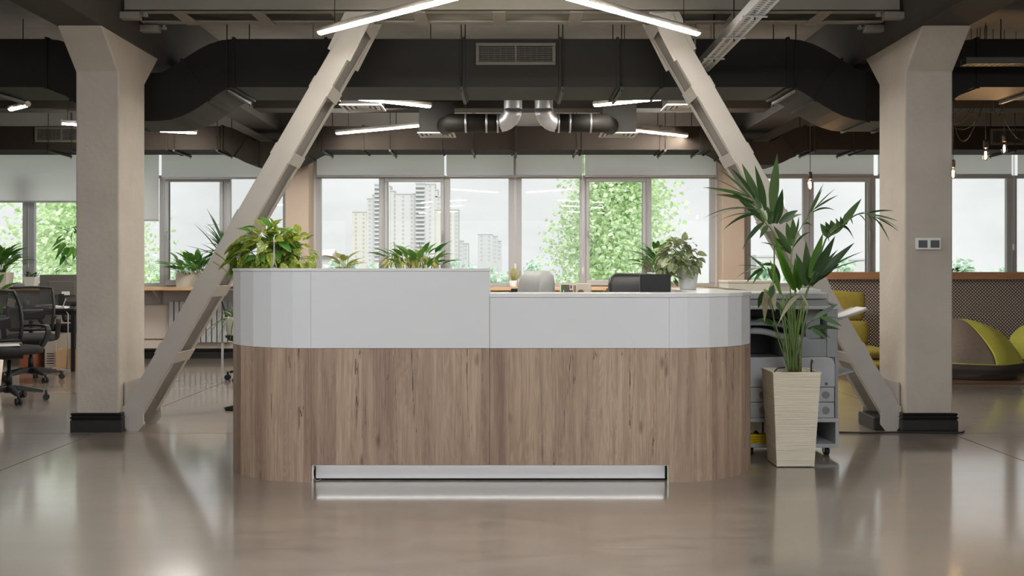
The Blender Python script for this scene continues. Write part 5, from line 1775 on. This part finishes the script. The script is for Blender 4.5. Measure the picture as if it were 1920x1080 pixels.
# ================================================================ house plants
def leaf_mesh(name, m, L=1.0, W=0.45, kind='ovate', curl=0.25, fold=0.2, seg=6):
    vs_, fs_ = [], []
    for i in range(seg + 1):
        t = i / seg
        if kind == 'heart':
            w = W / 2 * max(0.03, math.sin(PI * min(1, 0.22 + 0.78 * t)) ** 0.8 if t > 0 else 0.55)
        elif kind == 'lance':
            w = W / 2 * max(0.03, math.sin(PI * t ** 0.8) ** 1.0)
        else:
            w = W / 2 * max(0.03, math.sin(PI * t ** 0.72) ** 0.75)
        y = t * L
        z = -curl * t * t * L
        vs_ += [(-w, y, z + fold * w), (0, y, z), (w, y, z + fold * w)]
    for i in range(seg):
        a = i * 3
        fs_ += [(a, a + 1, a + 4, a + 3), (a + 1, a + 2, a + 5, a + 4)]
    return MB().add(vs_, fs_, True).mesh(name, m)


def leaf_at(mesh, root, base, d, up, s, roll=0.0, name='leaf', wide=1.0):
    d = Vector(d).normalized()
    x = d.cross(Vector(up))
    if x.length < 1e-3: x = d.cross(Vector((1, 0, 0)))
    x.normalize()
    z = x.cross(d)
    mtx = Matrix((x, d, z)).transposed()
    mtx = mtx @ Matrix.Rotation(roll, 3, 'Y')
    o = bpy.data.objects.new(name, mesh)
    COL.objects.link(o)
    o.parent = root
    o.location = Vector(base) - root.location
    o.rotation_euler = mtx.to_euler()
    o.scale = (s * wide, s, s)
    return o


LM = {
    'pothos': leaf_mesh('leaf', M['leaf_pothos'], 1, 0.50, 'ovate', 0.30, 0.25),
    'green': leaf_mesh('leaf', M['leaf_green'], 1, 0.38, 'ovate', 0.35, 0.2),
    'heart': leaf_mesh('leaf', M['leaf_pothos'], 1, 0.80, 'heart', 0.25, 0.15),
    'dark': leaf_mesh('leaf', M['leaf_dark'], 1, 0.42, 'ovate', 0.35, 0.2),
    'ivy': leaf_mesh('leaf', M['leaf_ivy'], 1, 0.78, 'heart', 0.25, 0.2),
    'pale': leaf_mesh('leaf', M['leaf_pale'], 1, 0.22, 'lance', 0.45, 0.25),
    'palewide': leaf_mesh('leaf', M['leaf_pale'], 1, 0.40, 'ovate', 0.45, 0.2),
    'broad': leaf_mesh('leaf', M['leaf_green'], 1, 0.46, 'ovate', 0.25, 0.2, 8),
    'succulent': leaf_mesh('leaf', M['leaf_dark'], 1, 0.45, 'ovate', -0.1, 0.3, 4),
}


def round_pot(root, c, r0, r1, h, m='pot_white'):
    x, y, z = c
    o = MB().lathe([(r0, 0), (r0 * 1.02, 0.01), (r1, h), (r1 * 0.93, h), (r1 * 0.9, h * 0.86)], (x, y, z), 24).build('pot', M[m], root)
    MB().lathe([(r1 * 0.9, 0), (0.001, 0.004)], (x, y, z + h * 0.86), 20).build('soil_bed', M['soil'], o)
    return o


def box_pot(root, x0, x1, y0, y1, z0, z1, m='pot_cream', taper=0.012):
    def q(e, z): return [(x0 + e, y0 + e, z), (x1 - e, y0 + e, z), (x1 - e, y1 - e, z), (x0 + e, y1 - e, z)]
    o = MB().loft([q(taper, z0), q(0, z1), q(0.01, z1), q(0.012, z1 - 0.02)], False, cap=False)
    o.add(q(taper, z0), [(3, 2, 1, 0)])
    o = o.build('trough', M[m], root)
    MB().add(q(0.011, z1 - 0.018), [(0, 1, 2, 3)]).build('soil_bed', M['soil'], o)
    return o


def bushy(root, base, c, rad, n, mesh, smin, smax, seed, down=0.6, stem_m='stem_green', nstem=14, low=-0.6):
    """leaves spread over an ellipsoid, hanging outwards; stems from the pot to them"""
    rr = random.Random(seed)
    base, c = Vector(base), Vector(c)
    st = MB()
    for k in range(n):
        u = rr.uniform(low, 1); a = rr.uniform(0, 2 * PI)
        s = math.sqrt(max(0, 1 - u * u)) if u > 0 else math.sqrt(max(0, 1 - u * u)) * 1.0
        k_ = rr.uniform(0.45, 1.0) ** 0.6
        v = Vector((s * math.cos(a), s * math.sin(a), u))
        p = c + Vector((v.x * rad[0], v.y * rad[1], v.z * rad[2])) * k_
        d = v + Vector((rr.uniform(-.5, .5), rr.uniform(-.5, .5), -down + rr.uniform(-.4, .4)))
        ms = mesh if not isinstance(mesh, (list, tuple)) else mesh[k % len(mesh)]
        leaf_at(ms, root, p, d, (0, 0, 1), rr.uniform(smin, smax), rr.uniform(-0.7, 0.7))
        if k % max(1, n // nstem) == 0:
            mid = (base + p) / 2 + Vector((0, 0, 0.35 * (p - base).length))
            st.tube([base, base.lerp(mid, 0.6), mid.lerp(p, 0.4), p], 0.0028, 5, smooth=True)
    st.build('stem', M[stem_m], root)


def rosette(root, base, n, lmin, lmax, mesh, smin, smax, seed, el=(35, 85), droop=0.35, spread=0.05, stem_m='stem_green'):
    rr = random.Random(seed)
    base = Vector(base)
    st = MB()
    for k in range(n):
        a = 2 * PI * (k * 0.382 + rr.uniform(-.04, .04))
        e = math.radians(rr.uniform(*el))
        d = Vector((math.cos(a) * math.cos(e), math.sin(a) * math.cos(e), math.sin(e)))
        b0 = base + Vector((math.cos(a) * spread * rr.random(), math.sin(a) * spread * rr.random(), 0))
        p = b0 + d * rr.uniform(lmin, lmax)
        ms = mesh if not isinstance(mesh, (list, tuple)) else mesh[k % len(mesh)]
        leaf_at(ms, root, p, d + Vector((math.cos(a) * 0.4, math.sin(a) * 0.4, -droop)), (0, 0, 1), rr.uniform(smin, smax), rr.uniform(-0.4, 0.4))
        st.tube([b0, b0.lerp(p, 0.5) + Vector((0, 0, 0.01)), p], 0.003, 5)
    st.build('stem', M[stem_m], root)


# yellow-green pothos behind the tall counter
cx, cy = wx(512, 6.95), 6.95
pt_ = thing('pothos_plant', 'bushy yellow green trailing plant over the tall end of the counter', 'plant', (cx, cy, 0.74))
round_pot(pt_, (cx, cy, 0.74), 0.11, 0.15, 0.30, 'pot_white')
bushy(pt_, (cx, cy, 1.02), (wx(502, cy), cy, wz(488, cy)), (0.215, 0.17, 0.24), 190, [LM['pothos'], LM['pothos'], LM['green']], 0.085, 0.15, 11, 0.75, nstem=16, low=-0.35)
bushy(pt_, (cx, cy, 1.02), (wx(560, cy), cy, wz(478, cy)), (0.11, 0.12, 0.16), 70, [LM['heart']], 0.045, 0.08, 12, 0.5, nstem=8, low=-0.5)
rosette(pt_, (wx(522, cy), cy, wz(490, cy)), 10, 0.05, 0.14, LM['pothos'], 0.12, 0.17, 13, (60, 88), 0.1)
hg = thing('wire_hook', 'thin silver wire holder standing among the trailing leaves', 'holder', (wx(513, 6.5), 6.5, ZT))
xw = wx(513, 6.5)
MB().tube([(xw - 0.012, 6.5, ZT + 0.004), (xw, 6.5, ZT + 0.03), (xw, 6.5, ZT + 0.19)], 0.0035, 6).build('wire_stem', M['galvanised'], hg)
MB().tube([(xw + 0.018, 6.5, ZT + 0.004), (xw + 0.006, 6.5, ZT + 0.06), (xw + 0.002, 6.5, ZT + 0.19)], 0.0025, 6).build('wire_stem', M['galvanised'], hg)
MB().lathe([(0.02, 0), (0.018, 0.004), (0.003, 0.006)], (xw, 6.5, ZT), 12).build('wire_foot', M['galvanised'], hg)

# variegated ivy on the counter wing
cx, cy = wx(1290, 7.15), 7.15
iv = thing('variegated_ivy', 'grey green variegated ivy spilling from a white pot on the counter', 'plant', (cx, cy, ZLo))
round_pot(iv, (cx, cy, ZLo), 0.055, 0.078, 0.16)
bushy(iv, (cx, cy, ZLo + 0.14), (wx(1272, cy), cy - 0.02, ZLo + 0.20), (0.145, 0.13, 0.165), 150, LM['ivy'], 0.04, 0.075, 21, 0.7, nstem=20, low=-0.5)
bushy(iv, (cx, cy, ZLo + 0.12), (wx(1243, cy), cy - 0.08, ZLo + 0.07), (0.09, 0.06, 0.05), 26, LM['ivy'], 0.045, 0.075, 22, 0.5, nstem=6)
leaf_at(LM['pothos'], iv, (wx(1226, 6.95), 6.95, ZLo + 0.015), (-1, -0.2, 0.1), (0, 0, 1), 0.10)
leaf_at(LM['ivy'], iv, (wx(1283, cy), cy, ZLo + 0.34), (0.1, -0.2, 1), (0, -1, 0), 0.06)

SZ = 1.0            # window ledge top
# green plant on the ledge behind the ivy
cx, cy = wx(1232, 14.25), 14.25
p = thing('peace_lily', 'bright green broad leaved plant on the ledge behind the ivy', 'plant', (cx, cy, SZ))
round_pot(p, (cx, cy, SZ), 0.11, 0.14, 0.2)
rosette(p, (cx, cy, SZ + 0.17), 60, 0.10, 0.34, LM['green'], 0.15, 0.25, 31, (35, 88), 0.1)
# pair of ledge plants behind the tall counter
cx = wx(775, 14.25)
p = thing('ledge_trough_plant', 'leafy green plant with yellow trailing stems behind the tall counter', 'plant', (cx, 14.25, SZ))
box_pot(p, cx - 0.42, cx + 0.42, 14.14, 14.38, SZ, SZ + 0.19)
rosette(p, (cx + 0.08, 14.26, SZ + 0.17), 40, 0.12, 0.34, LM['green'], 0.17, 0.28, 41, (40, 88), 0.1, 0.3)
bushy(p, (cx - 0.2, 14.22, SZ + 0.17), (wx(752, 14.2), 14.16, SZ + 0.36), (0.24, 0.1, 0.14), 70, LM['pale'], 0.10, 0.18, 42, 0.8, nstem=10, low=-0.2)
bushy(p, (cx + 0.16, 14.22, SZ + 0.17), (wx(795, 14.2), 14.16, SZ + 0.34), (0.18, 0.1, 0.12), 50, LM['pale'], 0.10, 0.17, 43, 0.8, nstem=8, low=-0.2)
for px_, h, lean in ((738, 0.62, -0.10), (786, 0.60, 0.05)):
    b0 = Vector((wx(px_ + 8, 14.2), 14.2, SZ + 0.18)); tip = Vector((wx(px_, 14.2), 14.2, SZ + h))
    for k in range(16):
        t = 0.3 + 0.7 * k / 15
        leaf_at(LM['pale'], p, b0.lerp(tip, t), ((-1) ** k * 0.7, -0.3, -0.4), (0, 0, 1), 0.09)
    MB().tube([b0, b0.lerp(tip, 0.5) + Vector((0.02, 0, 0)), tip], 0.005, 5).build('stem', M['stem_green'], p)
cx = wx(646, 14.25)
p = thing('variegated_ledge_plant', 'pale variegated plant alone on the ledge before the tower view', 'plant', (cx, 14.25, SZ))
round_pot(p, (cx, 14.25, SZ), 0.08, 0.10, 0.16)
rosette(p, (cx, 14.25, SZ + 0.14), 16, 0.10, 0.26, LM['palewide'], 0.18, 0.28, 51, (45, 88), 0.3, 0.02)
# little cactus like plant by the grey chair
cx = wx(963, 14.2)
p = thing('pencil_plant', 'small branching green plant on the ledge beside the grey chair', 'plant', (cx, 14.2, SZ))
round_pot(p, (cx, 14.2, SZ), 0.05, 0.06, 0.09)
b = MB(); rr = random.Random(61)
for k in range(12):
    d = Vector((rr.uniform(-.5, .9), rr.uniform(-.3, .3), rr.uniform(0.5, 1)))
    q0 = Vector((cx, 14.2, SZ + 0.07)); q1 = q0 + d * rr.uniform(0.08, 0.2); q2 = q1 + Vector((rr.uniform(-.05, .1), 0, 0.05))
    b.tube([q0, q1, q2], 0.009, 6)
b.build('stem', M['leaf_pale'], p)
o = MB().box(cx + 0.06, cx + 0.16, 14.15, 14.28, SZ, SZ + 0.09).box(cx + 0.062, cx + 0.158, 14.152, 14.278, SZ + 0.09, SZ + 0.104).build('ledge_carton', M['carton'], bevel=0.002)
tag(o, 'small cream carton on the ledge beside the little branching plant', 'carton')

# left ledge
cx0, cx1 = wx(331, 14.2), wx(404, 14.2)
p = thing('trough_plant', 'glossy green plant in a long cream trough on the ledge by the brace', 'plant', ((cx0 + cx1) / 2, 14.25, SZ))
box_pot(p, cx0, cx1, 14.14, 14.38, SZ, SZ + 0.20)
rosette(p, ((cx0 + cx1) / 2 - 0.02, 14.26, SZ + 0.17), 90, 0.06, 0.24, [LM['green'], LM['broad']], 0.15, 0.24, 71, (25, 88), 0.15, 0.26)
cx = wx(418, 14.15)
p = thing('dracaena', 'spiky dark dracaena with thin arching leaves behind the brace', 'plant', (cx, 14.28, SZ))
round_pot(p, (cx, 14.28, SZ), 0.09, 0.12, 0.18)
MB().tube([(cx, 14.28, SZ + 0.15), (cx + 0.03, 14.26, SZ + 0.3), (cx + 0.02, 14.25, SZ + 0.5)], [0.02, 0.017, 0.014], 8).build('stem', M['stem_brown'], p)
rr = random.Random(73)
for k in range(46):
    a = 2 * PI * rr.random(); e = math.radians(rr.uniform(5, 80))
    d = Vector((math.cos(a) * math.cos(e), math.sin(a) * math.cos(e) * 0.35, math.sin(e)))
    blade(p, (cx + 0.02, 14.22, SZ + 0.32 + 0.2 * rr.random()), d, (0, -0.4, 1), rr.uniform(0.45, 0.8), 0.028, rr.uniform(0.1, 0.5), M['leaf_dark'], 'leaf', 6)
cx = wx(545, 13.9)
p = thing('grass_palm', 'fine leaved grassy plant between the brace and the wall pillar', 'plant', (cx - 0.15, 13.7, 0.0))
MB().lathe([(0.13, 0), (0.17, 0.45), (0.155, 0.45), (0.14, 0.38), (0.001, 0.385)], (cx - 0.15, 13.7, 0), 20).build('pot', M['pot_cream'], p)
MB().tube([(cx - 0.15, 13.7, 0.38), (cx - 0.14, 13.7, 0.9), (cx - 0.15, 13.7, 1.38)], [0.02, 0.016, 0.012], 8).build('stem', M['stem_brown'], p)
for k in range(40):
    a = 2 * PI * rr.random(); e = math.radians(rr.uniform(10, 75))
    d = Vector((math.cos(a) * math.cos(e), math.sin(a) * math.cos(e) * 0.5, math.sin(e)))
    blade(p, (cx - 0.15, 13.7, 1.30 + 0.15 * rr.random()), d, (0, -0.4, 1), rr.uniform(0.45, 0.75), 0.013, rr.uniform(0.4, 0.9), M['leaf_dark'], 'leaf', 6)
# small pots by the far left desk
cx = wx(59, 14.22)
p = thing('succulent_pot', 'small succulent in a white tapered pot on the ledge by the monitor', 'plant', (cx, 14.22, SZ))
box_pot(p, cx - 0.085, cx + 0.085, 14.14, 14.30, SZ, SZ + 0.14, 'pot_white', 0.025)
rosette(p, (cx, 14.22, SZ + 0.12), 34, 0.01, 0.07, LM['succulent'], 0.04, 0.06, 81, (20, 85), 0.0, 0.06)
cx = wx(2, 14.22)
p = thing('ledge_lily', 'green leafy plant in a cream pot on the ledge above the mesh chairs', 'plant', (cx, 14.22, SZ))
box_pot(p, cx - 0.16, cx + 0.12, 14.12, 14.34, SZ, SZ + 0.2)
rosette(p, (cx, 14.22, SZ + 0.18), 60, 0.10, 0.30, LM['green'], 0.16, 0.26, 82, (35, 88), 0.12, 0.08)
cx = wx(170, 14.25)
p = thing('climbing_plant', 'tall climbing plant whose leaves peek out beside the pillar', 'plant', (cx, 14.25, SZ))
round_pot(p, (cx, 14.25, SZ), 0.10, 0.13, 0.2)
MB().tube([(cx, 14.25, SZ + 0.17), (cx - 0.05, 14.22, SZ + 0.6), (cx - 0.2, 14.2, SZ + 0.8)], 0.008, 6).build('stem', M['stem_brown'], p)
bushy(p, (cx, 14.25, SZ + 0.2), (cx - 0.18, 14.2, SZ + 0.55), (0.22, 0.12, 0.28), 34, LM['broad'], 0.13, 0.2, 83, 0.8, nstem=8)
cx = wx(106, 14.25)
p = thing('sprout_pot', 'tiny sprout with two leaves showing above the dark monitor', 'plant', (cx, 14.25, SZ))
round_pot(p, (cx, 14.25, SZ), 0.05, 0.06, 0.1)
MB().tube([(cx, 14.25, SZ + 0.08), (cx, 14.24, SZ + 0.2)], 0.004, 5).build('stem', M['stem_green'], p)
for s in (-1, 1): leaf_at(LM['green'], p, (cx, 14.24, SZ + 0.2), (s * 0.6, -0.2, 0.6), (0, 0, 1), 0.10)
# big leaves at the near left edge
cx, cy = wx(-34, 10.3), 10.3
p = thing('rubber_plant', 'large leaved floor plant reaching in over the mesh chairs', 'plant', (cx, cy, 0))
round_pot(p, (cx, cy, 0), 0.16, 0.2, 0.4, 'pot_cream')
MB().tube([(cx, cy, 0.34), (cx + 0.02, cy, 0.7), (cx, cy, 1.0)], [0.02, 0.017, 0.012], 8).build('stem', M['stem_brown'], p)
for (px_, py_, s, d) in ((4, 545, 0.22, (1, -0.2, 0.75)), (-4, 556, 0.2, (1, -0.3, 0.15)), (-10, 540, 0.2, (0.5, -0.3, 0.9)), (-6, 566, 0.16, (0.6, -0.5, -0.5)), (-50, 540, 0.22, (-0.8, -0.3, 0.5)), (-40, 530, 0.22, (-0.2, 0.3, 1))):
    b0 = Vector(P(px_, py_, cy - 0.02))
    leaf_at(LM['broad'], p, b0, d, (0, 0, 1), s)
    MB().tube([(cx, cy, 0.95), (Vector((cx, cy, 1.0)) + b0) / 2, b0], 0.005, 5).build('stem', M['stem_green'], p)
# spider plant beside the counter end
cx, cy = wx(444, 9.2), 9.2
p = thing('spider_plant', 'green spider plant half hidden behind the tall counter side', 'plant', (cx, cy, 0))
MB().lathe([(0.10, 0), (0.11, 0.02), (0.02, 0.04), (0.018, 0.62), (0.10, 0.64), (0.10, 0.66)], (cx, cy, 0), 18).build('plant_stand', M['black_metal'], p)
round_pot(p, (cx, cy, 0.66), 0.08, 0.10, 0.16, 'pot_white')
rr = random.Random(91)
for k in range(28):
    a = 2 * PI * rr.random(); e = math.radians(rr.uniform(20, 75))
    d = Vector((math.cos(a) * math.cos(e), math.sin(a) * math.cos(e), math.sin(e)))
    blade(p, (cx, cy, 0.79), d, (0, -0.3, 1), rr.uniform(0.25, 0.42), 0.018, rr.uniform(0.6, 1.2), M['leaf_palm_bright'], 'leaf', 6)
# cut stalks leaning over the brace beside the pothos
for k, (a_, b_) in enumerate((((404, 474), (431, 496)), ((400, 491), (424, 508)), ((432, 473), (456, 503)))):
    A, B = P(*a_, 7.2), P(*b_, 7.1)
    o = MB().tube([A, ((A[0] + B[0]) / 2, 7.15, (A[2] + B[2]) / 2 + 0.005), B, (B[0] + 0.12, 7.05, B[2] - 0.12)], 0.005, 6).build('bamboo_stick', M['leaf_pale'])
    tag(o, 'thin green stick poking out beside the trailing plant, %s' % ('upper one', 'lower one', 'one nearest the leaves')[k], 'stick', 'sticks by the trailing plant')
# green tuft beyond the right column
cx = wx(1790, 14.2)
p = thing('ledge_fern', 'small green plant peeking past the pillar with wall panels', 'plant', (cx, 14.2, SZ))
round_pot(p, (cx, 14.2, SZ), 0.08, 0.1, 0.14)
rosette(p, (cx, 14.2, SZ + 0.12), 20, 0.06, 0.18, LM['green'], 0.12, 0.18, 95, (20, 80), 0.4)

# ================================================================ outside
gr = MB().box(-900, 900, 16, 1600, -12.5, -12.0).build('ground', M['outside_ground']); struct(gr)


def tree(name, label, c, rad, n, size, seed, m, trunk=True, group=None, lumps=14, ground=-12.0, cat='tree'):
    rr = random.Random(seed)
    r = thing(name, label, cat, (c[0], c[1], ground), 0, group)
    blobs = []
    for k in range(lumps):
        v = Vector((rr.gauss(0, 1), rr.gauss(0, 1), rr.gauss(0, 1))).normalized() * rr.uniform(0.35, 0.85)
        blobs.append((Vector((c[0] + v.x * rad[0], c[1] + v.y * rad[1], c[2] + v.z * rad[2])), rr.uniform(0.25, 0.45)))
    vs_, fs_ = [], []
    for k in range(n):
        bc, br = blobs[k % lumps]
        v = Vector((rr.gauss(0, 1), rr.gauss(0, 1), rr.gauss(0, 1))).normalized() * (rr.random() ** 0.45) * br
        p = bc + Vector((v.x * rad[0] * 1.3, v.y * rad[1] * 1.3, v.z * rad[2] * (1.0 if rad[2] < rad[0] * 2 else 0.6)))
        a = Vector((rr.uniform(-1, 1), rr.uniform(-1, 1), rr.uniform(-1, .4))).normalized()
        b = a.cross(Vector((rr.uniform(-1, 1), rr.uniform(-1, 1), rr.uniform(-1, 1)))).normalized()
        s = size * rr.uniform(0.6, 1.2)
        nn = a.cross(b) * s * 0.15
        i = len(vs_)
        vs_ += [p, p + a * s * 0.5 + b * s * 0.38 + nn, p + a * s, p + a * s * 0.5 - b * s * 0.38 + nn]
        fs_ += [(i, i + 1, i + 2), (i, i + 2, i + 3)]
    o = MB().add(vs_, fs_, False).build('foliage', M[m], r)
    if trunk:
        h = c[2] - ground
        MB().tube([(c[0], c[1], ground), (c[0] + rad[0] * .05, c[1], ground + h * 0.6), (c[0], c[1], c[2] + rad[2] * 0.5)], [rad[0] * 0.09, rad[0] * 0.06, rad[0] * 0.02], 8).build('trunk', M['bark'], r)
        for k in range(6):
            a = rr.uniform(0, 6.28)
            z0 = c[2] + rad[2] * rr.uniform(-0.7, 0.3)
            MB().tube([(c[0], c[1], z0), (c[0] + rad[0] * .35 * math.cos(a), c[1] + rad[1] * .35 * math.sin(a), z0 + rad[2] * .12), (c[0] + rad[0] * .7 * math.cos(a), c[1] + rad[1] * .7 * math.sin(a), z0 + rad[2] * .25)], [rad[0] * .03, rad[0] * .02, rad[0] * .006], 6).build('branch', M['bark'], r)
    return r


tree('poplar_tree', 'tall dense green tree filling the middle windows', (2.55, 27, 1.2), (1.75, 1.7, 6.8), 20000, 0.15, 1, 'tree_leaf', lumps=60)
tree('shrubby_tree', 'lower bright green tree on the tower side of the tall one', (wx(1018, 25), 25, -2.6), (0.85, 1.2, 4.0), 6500, 0.14, 2, 'tree_leaf', lumps=24)
tree('aspen_tree', 'looser green tree behind the ivy and the wall pillar', (wx(1290, 25), 25, -0.9), (0.72, 1.0, 3.6), 4200, 0.14, 3, 'tree_leaf', lumps=18)
tree('maple_tree', 'leafy tree filling the windows behind the office chairs', (wx(125, 26), 26, 0.2), (2.6, 2.0, 4.6), 19000, 0.16, 4, 'tree_leaf', lumps=60)
rr = random.Random(17)
bl = MB()
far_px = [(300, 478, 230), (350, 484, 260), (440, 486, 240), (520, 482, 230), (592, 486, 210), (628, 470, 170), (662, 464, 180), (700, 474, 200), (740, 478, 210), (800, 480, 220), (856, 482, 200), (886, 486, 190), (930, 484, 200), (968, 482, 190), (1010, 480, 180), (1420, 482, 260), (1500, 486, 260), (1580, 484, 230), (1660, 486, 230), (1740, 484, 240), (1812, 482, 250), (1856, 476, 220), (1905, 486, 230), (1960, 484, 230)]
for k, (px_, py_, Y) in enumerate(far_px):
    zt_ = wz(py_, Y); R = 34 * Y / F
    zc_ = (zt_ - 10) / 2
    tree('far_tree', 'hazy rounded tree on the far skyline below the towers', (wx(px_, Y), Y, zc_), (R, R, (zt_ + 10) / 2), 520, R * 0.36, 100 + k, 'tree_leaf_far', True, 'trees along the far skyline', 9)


# ---------------------------------------------------------------- far buildings
def facade_tower(name, label, blocks, Y, floor_h, win=(1.5, 1.5), wcol='facade_glass', step=4.6):
    """blocks: (px0, px1, py_top, dy, material, kind)"""
    xs = [b[0] for b in blocks] + [b[1] for b in blocks]
    r = thing(name, label, 'building', (wx(sum(xs) / len(xs), Y), Y, -12))
    off = r.location
    wm = MB().box(-win[0] / 2, win[0] / 2, -0.08, 0.06, -win[1] / 2, win[1] / 2).mesh('window', M[wcol])
    bm_ = {}
    for (p0, p1, pt, dy, m, kind) in blocks:
        x0, x1, zt_ = wx(p0, Y), wx(p1, Y), wz(pt, Y)
        y0 = Y + dy
        w_ = boxpart('wall', M[m], r, x0, x1, y0, y0 + 16, -12, zt_)
        boxpart('parapet', M['facade_loggia'], w_, x0 - 0.2, x1 + 0.2, y0 - 0.3, y0 + 0.4, zt_ - 0.9, zt_ - 0.2)
        nf = int((zt_ - 6) / floor_h)
        if kind == 'balcony':
            key = round(x1 - x0, 2)
            if key not in bm_:
                w = x1 - x0
                bm_[key] = MB().box(-w * 0.46, w * 0.46, -1.3, 0.0, -0.6, 0.5).mesh('balcony', M['facade_white'])
                bm_[key, 'g'] = MB().box(-w * 0.42, w * 0.42, -0.05, 0.05, -0.7, 0.8).mesh('loggia_glazing', M[wcol])
            for f in range(nf):
                z_ = zt_ - 2.4 - f * floor_h
                o = place(bm_[key], 'balcony', r, ((x0 + x1) / 2 - off.x, y0 - off.y, z_ - off.z - 0.6))
                place(bm_[key, 'g'], 'loggia_glazing', o, (0, -0.04, 1.3))
        elif kind:
            nc = max(1, int((x1 - x0) / step))
            for f in range(nf):
                for c_ in range(nc):
                    x = x0 + (x1 - x0) * (c_ + 0.5) / nc
                    place(wm, 'window', r, (x - off.x, y0 - off.y, zt_ - 2.6 - f * floor_h - off.z))
    return r


facade_tower('apartment_tower', 'pale stepped apartment tower rising above the trees', [
    (659, 702, 395, 3, 'facade_cream', 'w'), (687, 697.5, 370, 2.4, 'facade_white', 'w'), (697.5, 703, 364, 1.8, 'facade_white', None),
    (702, 712, 344, 0, 'facade_white', 'balcony'), (712, 731, 347, 1, 'facade_white', 'w'), (726, 738, 356, 2, 'facade_white', None), (731, 779, 361.5, 3, 'facade_white', 'w'),
    (779, 797, 342, 0, 'facade_white', 'balcony'), (797, 815, 343, 1, 'facade_white', 'w'), (809, 820, 353.5, 2.3, 'facade_white', None), (816, 827, 367, 2.6, 'facade_white', 'w'),
    (806, 852, 391, 2, 'facade_cream', 'w'), (852, 859, 391, 2.8, 'facade_loggia', 'w')], 737, 3.0)
facade_tower('office_tower', 'small hazy tower with a sloping roof line beside the window post', [
    (896, 924, 438, 0, 'facade_loggia', 'w'), (924, 933, 441, 1, 'facade_loggia', 'w'), (933, 940, 450, 2, 'facade_loggia', 'w')], 900, 3.4, (1.7, 1.4), step=4.4)
facade_tower('low_tower', 'pale low block between the stepped tower and the sloping one', [
    (860, 868, 450, 0, 'facade_loggia', 'w'), (868, 878, 455, 1, 'facade_loggia', 'w')], 860, 3.4, (1.7, 1.4))
facade_tower('side_tower', 'pale apartment block seen through the dracaena leaves', [
    (389, 412, 418, 0, 'facade_white', 'w'), (412, 432, 424, 1, 'facade_cream', 'w')], 560, 3.0)
facade_tower('long_block', 'long low apartment block seen behind the palm stalks', [
    (1418, 1462, 478, 0, 'facade_white', 'w'), (1540, 1625, 484, 1, 'facade_white', 'w')], 420, 3.0)
rs = thing('rose_roof_house', 'low house with a rose coloured roof at the window edge', 'house', (wx(612, 240), 240, -12))
boxpart('wall', M['facade_white'], rs, wx(602, 240), wx(622, 240), 240, 248, -12, wz(480, 240))
x0, x1, z0 = wx(600, 240), wx(624, 240), wz(480, 240)
MB().prism([(239, z0), (249, z0), (244, z0 + 1.6)], x0, x1, 'x').build('roof', M['roof_rose'], rs)
